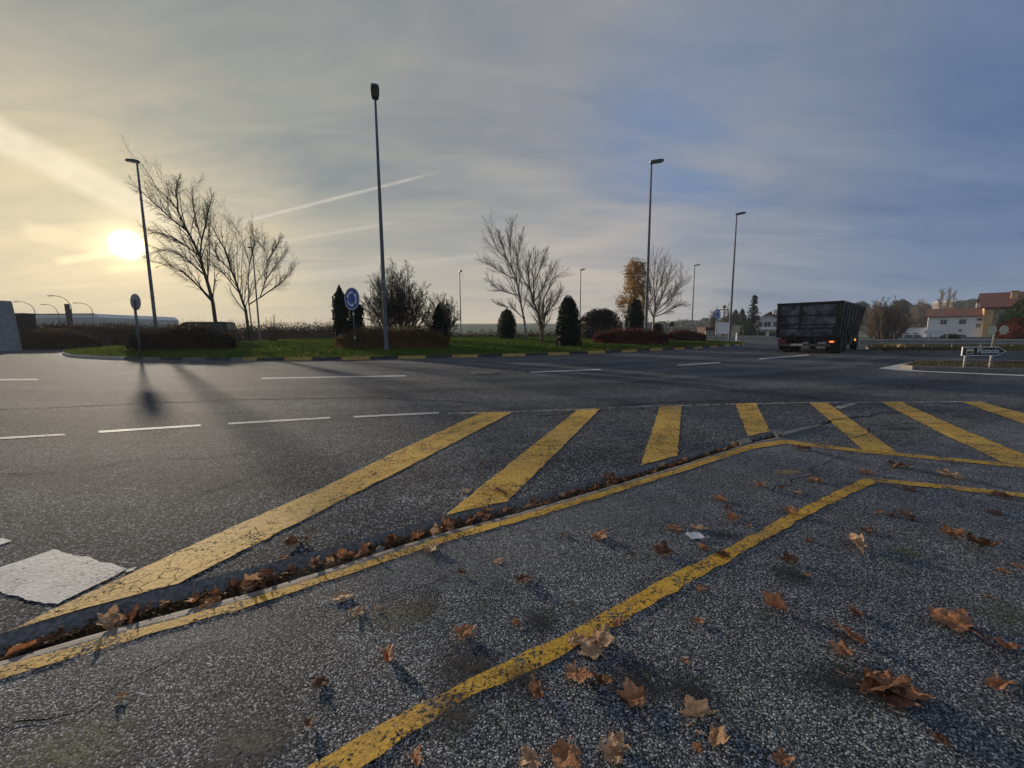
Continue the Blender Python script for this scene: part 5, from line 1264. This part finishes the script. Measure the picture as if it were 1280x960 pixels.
# ------------------------------------------------------------------ background trees
def spruce(name, label, x, y0, y1, D, wpx, seed, zb):
    rng = random.Random(seed); b = at(x, y1, D); root = Vector((b.x, b.y, zb)); Ht = at(x, y0, D).z - zb; W = wpx * D / F * .5
    t = thing(name, label, 'tree', root); o = MB(); o.tube([(0, 0, -.1), (0, 0, Ht)], [.2, .02], 8); o.build('trunk', M['bark'], t); o = MB(); n = 26
    for i in range(n):
        u = .10 + .88 * i / n; rr = W * (1 - u) ** .85 + .08
        for k in range(9):
            an = rng.uniform(0, 6.283); L = rr * rng.uniform(.6, 1.12); d = Vector((math.cos(an), math.sin(an), -.22))
            for j in range(9):
                v = (j + rng.random()) / 9; p = Vector((0, 0, u * Ht)) + d * L * v + Vector((0, 0, .25 * v * v * L)); leafquad(o, p + Vector((rng.gauss(0, .08), rng.gauss(0, .08), rng.gauss(0, .06))), .17, rng, -.2)
    o.build('crown', M['spruce'], t)
spruce('spruce', 'tall dark spruce in front of the gabled white house', 940, 367, 420, 70, 30, 61, -1.0)
conifer('garden_shrub', 'grey-green shrub at the foot of the spruce', 934, 403, 421, 20, 69, 62, 'green', DOME, 1200, .16, zb=-1.0, lump=.25, up=.3)
conifer('ivy_tree', 'dark green evergreen mass at the right edge in front of the stone house', 1280, 373, 428, 42, 48, 63, 'green', lambda u: max(.05, math.sin(math.pi * min(1, .2 + u * .8)) ** .5), 7000, .15, zb=-.9, lump=.3, up=.2, cat='tree')
conifer('red_shrub', 'red-leaved shrub under the dark evergreen at the right edge', 1266, 399, 424, 34, 42, 64, 'redbush', DOME, 3600, .11, zb=-.6, lump=.3, up=.2)
conifer('garden_shrub', 'low dark hedge clump left of the white house door', 1187, 417, 427, 20, 52, 65, 'bush', DOME, 900, .1, zb=-.8, lump=.25, up=.3)
shrub_bare('brown_tree', 'broad brown bare tree just right of the truck', 1078, 1133, 373, 428, 50, 44, 71, 'twigbrown', zb=-.6, cat='tree', rmin=.016, dens=(10, 6, 3), r0=.11, width=1)
shrub_bare('brown_tree', 'smaller russet bare tree behind the low white annex', 1124, 1160, 398, 424, 92, 26, 72, 'twigbrown', zb=-1.0, cat='tree', rmin=.022, dens=(8, 5, 3), r0=.1)
for i, (x0, x1, y0, D, lab) in enumerate(((1132, 1160, 374, 100, 'pale frosty bare tree above the annex, left of the poplars'), (1082, 1102, 379, 110, 'pale thin bare tree behind the broad brown tree'))):
    shrub_bare('pale_tree', lab, x0, x1, y0, 420, D, 30, 80 + i, 'twigpale', 'pale bare trees on the right', -1.0, 'tree', .026, (9, 6, 3), r0=.1)
def poplar(label, x, y0, D, seed):
    rng = random.Random(seed); b = at(x, 420, D); root = Vector((b.x, D, -1.0)); Ht = at(x, y0, D).z + 1.0; t = thing('poplar', label, 'tree', root, group='slim bare poplars behind the white house'); o, o2 = MB(), MB()
    branch(o, o2, [Vector((0, 0, 0)), Vector((.1, 0, Ht * .5)), Vector((0, 0, Ht))], .2, .03, 0, rng, -.25, 2, (64, 9, 3), .5, .035, (.2, .4, .4)); o.build('trunk', M['twigpale'], t); o2.build('crown', M['twigpale'], t)
for i, (x, y0, lab) in enumerate(((1171, 364, 'leftmost slim bare poplar behind the white house roof'), (1180, 362, 'tallest middle slim bare poplar behind the white house roof'), (1186.5, 366, 'rightmost slim bare poplar behind the white house roof'))): poplar(lab, x, y0, 125 + i * 3, 90 + i)
for i, (x, y0, w, D, lab, shp) in enumerate(((1122, 375, 28, 135, 'dark green rounded tree on the hill right of the broad brown tree', DOME), (1072, 377, 22, 150, 'dark rounded tree on the hill just over the truck body', DOME), (1099, 384, 26, 150, 'lower dark tree on the hill behind the brown tree', DOME), (1212, 373, 26, 170, 'wide dark flat-topped tree behind the hill building', DOME), (1193, 381, 20, 165, 'dark low tree in front of the hill building', DOME), (918, 388, 11, 120, 'left one of two dark pines left of the spruce', CONE), (926.5, 386.5, 9, 122, 'right one of two dark pines left of the spruce', CONE), (970, 388, 30, 130, 'dark wooded clump behind the gabled house', DOME), (1148, 380, 24, 160, 'dark tree on the hill behind the pale frosty tree', DOME))):
    c = at(x, y0, D); zb_ = c.z - 14 * D / F if y0 > 372 else -1; zb_ = min(zb_, 3)
    conifer('hill_tree', lab, x, y0, 415, w, D, 100 + i, 'farpine', shp, 1500, .34, 'trees on the wooded hill', zb=zb_, lump=.35, up=.2, cat='tree')
for i, (x0, x1, y0, D, lab) in enumerate(((882, 900, 385, 95, 'misty bare tree left of the small blue sign'), (898, 918, 384, 98, 'misty bare tree behind the white billboard'))):
    shrub_bare('misty_tree', lab, x0, x1, y0, 420, D, 18, 120 + i, 'twig', 'misty bare trees by the island end', -1.0, 'tree', .02, (8, 5, 3), r0=.09)
# far wood as one mass on the hill line
o = MB(); rng = random.Random(77)
for i in range(46):
    x = 800 + i * 11.5 + rng.uniform(-5, 5); D = rng.uniform(215, 255); top = lerp_px([(800, 402), (860, 399), (930, 394), (1000, 389), (1080, 383), (1150, 380), (1230, 379), (1330, 378)], x) + rng.uniform(-2.5, 3)
    c = at(x, top, D); W = rng.uniform(3, 6); Ht = rng.uniform(6, 9)
    for k in range(260):
        d = Vector((rng.gauss(0, 1), rng.gauss(0, 1), rng.gauss(0, 1))).normalized() * rng.uniform(.7, 1.05)
        leafquad(o, Vector((c.x + d.x * W, c.y + d.y * W, c.z - Ht * .5 + d.z * Ht * .5)), .75, rng)
ob = o.build('far_wood', M['farwood']); tag(ob, 'hazy far wood along the hill crest on the right', 'wood', kind='stuff')
o = MB()
for i in range(40):
    x = 380 + i * 12.5 + rng.uniform(-5, 5); D = rng.uniform(410, 440); c = at(x, lerp_px([(380, 409), (560, 405.5), (660, 404.5), (800, 403), (900, 399.5)], x) + rng.uniform(-.5, 1.2), D); W = rng.uniform(4, 9)
    if 560 < x < 745: continue
    for k in range(50):
        d = Vector((rng.gauss(0, 1), rng.gauss(0, 1), rng.gauss(0, 1))).normalized() * rng.uniform(.6, 1.05); leafquad(o, Vector((c.x + d.x * W, c.y + d.y * W, c.z - 1.6 + d.z * 2.4)), .9, rng)
ob = o.build('far_hedgerow', M['farwood']); tag(ob, 'far hedgerow trees along the pale hill', 'wood', kind='stuff')

# ------------------------------------------------------------------ manhole, litter
p = g(607, 466.8, .004); t = thing('manhole_cover', 'round iron manhole cover in the road in front of the island', 'manhole cover', p)
o = MB(); o.lathe([(.42, -.003), (.42, .006), (.36, .007)], sides=28); o.build('frame', M['kerbdark'], t, fix=True)
o = MB(); o.lathe([(.35, .001), (.35, .010), (.30, .011)], sides=28); o.build('lid', M['gutter'], t, fix=True)
p = g(868, 671, .004); s = m_per_px(p); o = MB(); rng = random.Random(2)
for i in range(5):
    for j in range(4):
        o.v.append(((i - 2) * 4.6 * s, (j - 1.5) * 5.0 * s + noise.noise(Vector((i, j, 0))) * .006, .006 + abs(noise.noise(Vector((i * .9, j * .8, 3)))) * .018))
for i in range(4):
    for j in range(3): o.face((i * 4 + j, (i + 1) * 4 + j, (i + 1) * 4 + j + 1, i * 4 + j + 1), 0, True)
ob = o.build('paper_scrap', M['paper'], fix=True); ob.location = p; ob.rotation_euler = (0, 0, .15); tag(ob, 'crumpled white paper scrap on the asphalt below two brown leaves', 'litter')

# ------------------------------------------------------------------ fallen leaves
def leaf_mesh(seed, curl, fold, wob, lobes=5):
    """one plane-tree leaf about 1 wide, lying on z=0, with stalk"""
    rng = random.Random(seed); o = MB(); K = 60; ringn = 7
    lob = [R(90), R(90 + 58), R(90 - 58), R(90 + 122), R(90 - 122)][:lobes]; lw = [1.0, .92, .9, .62, .6]
    jl = [rng.uniform(-.12, .12) for _ in lob]; js = [rng.uniform(.85, 1.12) for _ in lob]
    def rad(a):
        q = .22
        for c, w, j, s_ in zip(lob, lw, jl, js):
            d = (a - c - j + math.pi) % (2 * math.pi) - math.pi; e = abs(d)
            q = max(q, w * s_ * (.60 * max(0, 1 - e / .62) ** .62 if e < .62 else 0))
            q = max(q, .43 * w * max(0, 1 - e / 1.25) ** .5 if e < 1.25 else 0)
            for dd, m_ in ((.27, .50), (.44, .43)):
                f_ = abs(e - dd)
                if f_ < .11: q = max(q, w * s_ * m_ * (1 - f_ / .11 * .22))
        if abs((a - R(270) + math.pi) % (2 * math.pi) - math.pi) < .2: q = min(q, .17)
        return q
    fa = rng.uniform(0, 3.14); fd = Vector((math.cos(fa), math.sin(fa), 0)); fn = Vector((-fd.y, fd.x, 0)); ca = rng.uniform(0, 6.283)
    def lift(x, y):
        rr = math.hypot(x, y); u = x * fn.x + y * fn.y; w = x * math.cos(ca) + y * math.sin(ca)
        return .03 + curl * rr * rr * .9 + fold * abs(u) * .62 + wob * (noise.noise(Vector((x * 3.2, y * 3.2, seed))) * .20 + noise.noise(Vector((x * 8, y * 8, seed))) * .09) + curl * .9 * max(0, w) ** 2 * .8
    P = [(0, 0)]; 
    for i in range(1, ringn + 1):
        for k in range(K): a = 2 * math.pi * k / K; q = rad(a) * (i / ringn) ** .85; P.append((q * math.cos(a), q * math.sin(a)))
    Z = [lift(x, y) for x, y in P]; zm = min(Z)
    for (x, y), z in zip(P, Z):
        k = 1 - min(.6, fold * .55) if fold else 1; u = x * fn.x + y * fn.y; x2 = x - fn.x * u * (1 - k); y2 = y - fn.y * u * (1 - k)
        o.v.append((x2, y2, z - zm + .012))
    for k in range(K): o.face((0, 1 + k, 1 + (k + 1) % K), 0, True)
    for i in range(ringn - 1):
        for k in range(K): b = (k + 1) % K; o.face((1 + i * K + k, 1 + (i + 1) * K + k, 1 + (i + 1) * K + b, 1 + i * K + b), 0, True)
    z0 = o.v[1 + int(K * .75)][2]
    o.tube([(0, -.06, z0), (.02, -.25, z0 * .7 + .02), (rng.uniform(-.08, .08), -.48, .03)], [.014, .012, .016], 5)
    me = bpy.data.meshes.new('leaf'); me.from_pydata(o.v, [], o.f); me.polygons.foreach_set('use_smooth', o.sm); return me
KIND = {'flat': (.10, .05, .5), 'cup': (.55, .1, .7), 'fold': (.25, .9, .7), 'roll': (.95, .55, 1.0), 'wavy': (.22, .25, 1.1)}
LM = {}
def leaf(px, py, wpx, colour, kind, label, group=None, rng=random.Random(91), z=None, cat='leaf'):
    v = rng.randrange(5); key = (kind, v, colour)
    if key not in LM:
        c, f_, w = KIND[kind]; me = leaf_mesh(17 * v + len(kind) * 3 + 1, c, f_, w, 5 if kind != 'roll' else 4); me.materials.append(M['leaf_' + colour]); LM[key] = me
    p = g(px, py); s = m_per_px(p) * wpx * (1.16 if kind in ('fold', 'roll', 'cup') else 1.0)
    o = bpy.data.objects.new('fallen_leaf', LM[key]); C.objects.link(o)
    o.location = (p.x, p.y, (.004 if z is None else z)); o.scale = (s * rng.uniform(.82, 1.1), s * rng.uniform(.85, 1.12), s * rng.uniform(.55, .95)); o.rotation_euler = (rng.uniform(-.05, .05), rng.uniform(-.05, .05), rng.uniform(0, 6.283))
    tag(o, label, cat, group or 'brown leaves on the asphalt'); return o
LEAVES = [
 (424, 748, 30, 't', 'flat', 'flat pale tan leaf with pointed lobes, left of centre below the kerb line'),
 (447, 765, 24, 't', 'wavy', 'small ragged tan leaf just below the flat pale tan one'),
 (471, 762, 10, 't', 'cup', 'tiny tan leaf scrap right of the ragged small tan leaf'),
 (484, 819, 33, 'o', 'fold', 'upright folded red-brown leaf alone on dark asphalt, left of the bay line'),
 (578, 795, 31, 'o', 'cup', 'bright orange-brown cupped leaf above the oil blot'),
 (402, 853, 26, 'd', 'wavy', 'thin dark crumbled leaf left of the folded red-brown leaf'),
 (388, 905, 20, 'd', 'roll', 'small dark rolled leaf left of the near end of the bay line'),
 (154, 872, 18, 't', 'wavy', 'small pinkish tan leaf alone at lower left'),
 (537, 687, 27, 't', 'wavy', 'wavy tan leaf touching the kerbside yellow line'),
 (577, 718, 12, 'd', 'roll', 'small dark curled leaf left of the pale slip-shaped one'),
 (625, 703, 19, 't', 'flat', 'pale tan narrow leaf below the kerbside line near the middle'),
 (657, 725, 28, 'd', 'wavy', 'dark brown spread leaf right of the narrow pale tan one'),
 (647, 780, 19, 'o', 'wavy', 'small orange-brown leaf between the dark stain and the bay line'),
 (703, 669, 9, 'd', 'cup', 'tiny dark leaf scrap left of the wide orange-brown leaf'),
 (747, 671, 31, 'o', 'wavy', 'wide orange-brown leaf alone above the long bay line, mid picture'),
 (833, 692, 32, 'd', 'wavy', 'large dark brown crumpled leaf just above the bay line'),
 (792, 694, 9, 'd', 'cup', 'tiny dark scrap left of the large dark crumpled leaf'),
 (846, 662, 20, 'o', 'cup', 'orange-brown leaf left of the paper scrap'),
 (872, 661, 24, 't', 'flat', 'flat dull tan leaf directly above the paper scrap'),
 (882, 688, 22, 'o', 'wavy', 'orange-brown leaf lying on the bay line edge, left one of two'),
 (901, 695, 21, 'd', 'fold', 'dark leaf lying across the bay line, right one of two'),
 (874, 737, 20, 'o', 'wavy', 'small orange-brown leaf just right of the bay line gap'),
 (903, 626, 20, 'o', 'cup', 'upper leaf of the short column of three near the middle right'),
 (909, 636, 16, 'd', 'wavy', 'middle dark leaf of the short column of three'),
 (915, 649, 22, 'o', 'wavy', 'lowest and brightest leaf of the short column of three'),
 (935, 659, 9, 'o', 'cup', 'round orange-brown scrap right of the column of three leaves'),
 (948, 609, 17, 'o', 'roll', 'rolled leaf with a long shadow below the drain'),
 (976, 612, 10, 'd', 'roll', 'thin dark twig-like leaf right of the rolled leaf below the drain'),
 (1018, 602, 25, 'o', 'wavy', 'long brown leaf left of the corner of the yellow bay lines'),
 (998, 617, 15, 't', 'flat', 'flat tan leaf between the column of three and the bay line corner'),
 (988, 642, 24, 'o', 'cup', 'brown leaf lying on the bay line below its corner'),
 (1085, 593, 18, 'o', 'cup', 'leaf resting exactly at the corner of the yellow bay lines'),
 (1005, 562, 24, 'd', 'wavy', 'dark thin leaf heap right of the drain by the boundary line'),
 (1127, 584, 30, 'd', 'wavy', 'dark flat leaf between the two right-hand yellow lines'),
 (1192, 598, 35, 't', 'wavy', 'long tan leaf above the right-hand bay line'),
 (1257, 622, 28, 'd', 'wavy', 'dark leaf lying on the right-hand bay line near the edge'),
 (1133, 612, 20, 'd', 'flat', 'faint dark leaf below the bay line corner'),
 (1099, 642, 11, 'o', 'roll', 'small light-brown rolled leaf at the left end of a row of four'),
 (1114, 645, 13, 'd', 'wavy', 'second dark leaf in the row of four right of the bay line'),
 (1130, 644, 16, 'd', 'cup', 'third dark leaf in the row of four right of the bay line'),
 (1143, 650, 17, 'd', 'wavy', 'rightmost dark leaf in the row of four right of the bay line'),
 (1083, 663, 22, 'd', 'wavy', 'dark red-brown leaf above the big tan leaf on the right'),
 (1072, 684, 36, 't', 'fold', 'big tan folded leaf right of the bay line'),
 (1193, 671, 26, 'o', 'fold', 'brown folded leaf, left of a dark curled pair on the right'),
 (1222, 683, 30, 'd', 'roll', 'long dark curled leaf right of the brown folded one'),
 (1244, 641, 20, 'd', 'flat', 'thin dark leaf below the right-hand bay line'),
 (1010, 676, 15, 'd', 'wavy', 'faint dark leaf right of the bay line, left of the big tan folded leaf'),
 (985, 702, 24, 'd', 'wavy', 'blackish flat leaf beside a dark stain right of the bay line'),
 (1007, 720, 11, 'o', 'cup', 'small round light-brown leaf right of the blackish flat leaf'),
 (974, 762, 36, 'o', 'roll', 'long rolled orange-brown leaf in the middle of the right foreground'),
 (1066, 766, 28, 'd', 'fold', 'dull red-brown leaf above the pair on the right'),
 (1061, 797, 42, 'o', 'fold', 'larger leaf of the brown pair above the big heap'),
 (1057, 818, 28, 'o', 'cup', 'smaller curled leaf of the brown pair above the big heap'),
 (1251, 714, 18, 'o', 'wavy', 'small orange leaf near the right edge, left of two'),
 (1272, 708, 18, 'o', 'flat', 'small orange leaf at the right edge, right of two'),
 (1238, 748, 11, 'o', 'cup', 'tiny orange scrap near the right edge below the small orange leaves'),
 (1196, 783, 62, 'o', 'wavy', 'long spread brown leaf near the right edge, largest there'),
 (1252, 809, 34, 'o', 'roll', 'narrow curled leaf at the tip of the long spread one'),
 (1252, 858, 46, 'o', 'fold', 'bright orange-brown folded leaf at the right edge'),
 (1090, 862, 62, 'd', 'fold', 'dark lower leaf of the big heap in the right foreground'),
 (1116, 858, 62, 'o', 'wavy', 'torn orange-brown upper leaf of the big heap in the right foreground'),
 (1108, 876, 48, 'd', 'cup', 'front leaf of the big heap in the right foreground'),
 (1173, 925, 26, 'd', 'wavy', 'faint dark leaf at lower right below the big heap'),
 (722, 846, 38, 'o', 'cup', 'large orange-brown cupped leaf right of the near bay line'),
 (748, 852, 26, 'd', 'roll', 'dark curled leaf touching the right of the large cupped one'),
 (760, 851, 16, 'o', 'cup', 'small round leaf right of the dark curled one'),
 (672, 865, 38, 'o', 'fold', 'brown leaf with pointed tips between the oil blot and the cupped leaf'),
 (718, 801, 34, 't', 'wavy', 'left tan leaf of the tan cluster beside the bay line'),
 (748, 801, 50, 't', 'wavy', 'largest tan leaf of the tan cluster beside the bay line'),
 (742, 815, 46, 't', 'flat', 'lowest spread leaf of the tan cluster beside the bay line'),
 (773, 782, 20, 'o', 'wavy', 'small brown leaf at the upper right of the tan cluster'),
 (872, 777, 16, 'o', 'cup', 'small orange-brown leaf alone right of the tan cluster'),
 (856, 827, 12, 'o', 'cup', 'tiny round leaf in the middle of the near asphalt'),
 (794, 879, 38, 'o', 'cup', 'orange-brown pointed leaf at lower middle'),
 (869, 895, 46, 't', 'fold', 'upper tan leaf of the long curled pair at lower middle'),
 (893, 928, 46, 't', 'roll', 'lower curled leaf of the long tan pair at lower middle'),
 (768, 932, 44, 't', 'wavy', 'crinkled tan leaf at the lower edge, right of the bright brown one'),
 (766, 950, 40, 't', 'cup', 'crinkled tan leaf cut by the lower edge under another'),
 (708, 944, 42, 'o', 'cup', 'bright brown leaf at the lower edge, middle'),
 (667, 953, 40, 't', 'wavy', 'pale leaf cut by the lower edge, left of the bright brown one'),
 (519, 950, 28, 'o', 'fold', 'dark pinkish leaf at the lower edge right of the bay line end'),
 (975, 953, 30, 'o', 'wavy', 'brown leaf cut by the lower edge at right of centre'),
 (873, 937, 16, 'o', 'flat', 'small brown scrap below the long tan pair'),
 (602, 581, 12, 'd', 'cup', 'small dark leaf on the road between the first two long hatch stripes'),
 (625, 615, 18, 'd', 'cup', 'dark leaf lying on the second hatch stripe'),
 (582, 614, 18, 't', 'flat', 'flat dull leaf on the road left of the second hatch stripe'),
 (365, 681, 30, 'd', 'wavy', 'dark thin leaf group on the road above the kerb, left'),
 (382, 677, 18, 'd', 'fold', 'curled brown leaf at the right of the thin group above the kerb'),
 (354, 699, 14, 'o', 'wavy', 'small leaf on top of the kerb stones, left'),
 (186, 758, 10, 'd', 'cup', 'small reddish leaf on the kerb edge at far left by the hatch tip'),
]
for q in LEAVES: leaf(*q)
# leaves caught in the gutter
rng = random.Random(33)
def gut(x, u): a = g(x, lerp_px(KP, x)); b = g(x, lerp_px(NP, x)); return a.lerp(b, u)
GL = 'dry brown leaf in the leaf heap along the kerb gutter'
def gleaf(x, u, sz, colour, kind, z, label=GL, group='leaves heaped in the kerb gutter'):
    o = leaf(600, 600, 20, colour, kind, label, group, rng); p = gut(x, u)
    o.location = (p.x, p.y, z); o.scale = (sz, sz, sz * .9); o.rotation_euler = (rng.uniform(-.7, .7), rng.uniform(-.7, .7), rng.uniform(0, 6.28)); return o
xs_ = []
for i in range(292):
    # even density by length of kerb: pick by perspective-corrected position
    v = rng.random(); P0, P1 = gut(5, .5), gut(930, .5); q = P0.lerp(P1, v); x = px_of(q)
    if 190 < x < 300 and rng.random() < .5: continue
    k = noise.noise(q * 1.3)
    if k < -.18 and rng.random() < .7: continue
    u = min(.72, max(.26, rng.gauss(.49, .11))); zz = -.040 + .02 * rng.random() + (.022 if rng.random() < .35 else 0)
    gleaf(x, u, rng.uniform(.045, .09), rng.choice('oodddot'), rng.choice(('wavy', 'fold', 'cup', 'roll', 'wavy')), zz)
for x, u, sz, c_, k_, zz, lab in ((138, .64, .15, 't', 'wavy', -.02, 'large light tan leaf on the gutter lip, left, by the hatch tip'), (168, .56, .12, 'o', 'fold', -.03, 'pinkish folded leaf standing in the gutter right of the large light tan one'), (33, .55, .14, 'o', 'fold', -.03, 'reddish folded leaf in the gutter at the left edge'), (66, .5, .12, 'd', 'wavy', -.03, 'dark leaf heap piece in the gutter right of the reddish folded leaf'), (318, .62, .12, 't', 'fold', -.02, 'tan folded leaf sticking out of the gutter at the mortar joint'), (455, .55, .12, 'o', 'cup', -.02, 'brown cupped leaf on the gutter heap left of the round nut'), (545, .62, .10, 't', 'wavy', -.015, 'pale tan leaf topping the gutter heap right of the second joint'), (520, .6, .11, 'o', 'fold', -.02, 'brown leaf topping the gutter heap left of the pale tan one'), (265, .82, .10, 'o', 'wavy', -.01, 'reddish leaf lying over the yellow kerbside line, left'), (760, .3, .16, 'd', 'wavy', .005, 'dark leaf lying on the kerb edge below the third hatch stripe')):
    gleaf(x, u, sz, c_, k_, zz, lab, 'distinct leaves along the gutter')
o = MB(); q0 = random.Random(3)
for i in range(5200):
    v = q0.random(); q = gut(2, .5).lerp(gut(930, .5), v); x = px_of(q); u = min(.72, max(.28, q0.gauss(.50, .10))); q = gut(x, u); leafquad(o, Vector((q.x, q.y, -.036 + q0.random() * .022)), .011, q0, .3)
tag(o.build('gutter_debris', M['scrub']), 'crumbled leaf bits and dirt filling the kerb gutter', 'leaf debris', kind='stuff')
p = gut(475, .6); o = MB(); o.lathe([(.004, -.028), (.02, -.022), (.029, -.004), (.027, .012), (.012, .026), (.003, .029)], sides=14); ob = o.build('seed_ball', M['lip']); ob.location = (p.x, p.y, -.03); tag(ob, 'round olive-brown seed ball among the gutter leaves', 'seed ball')

# ------------------------------------------------------------------ air
mt = bpy.data.materials.new('haze_air'); mt.use_nodes = True; nt = mt.node_tree; nt.nodes.remove(nt.nodes['Principled BSDF'])
pv = nt.nodes.new('ShaderNodeVolumePrincipled'); pv.inputs['Color'].default_value = (.86, .90, .96, 1); pv.inputs['Density'].default_value = .00055; pv.inputs['Anisotropy'].default_value = .0
nt.links.new(pv.outputs[0], nt.nodes['Material Output'].inputs['Volume'])
o = MB(); o.box((0, 200, 12), (1500, 1100, 34)); ob = o.build('haze', mt); ob['kind'] = 'stuff'
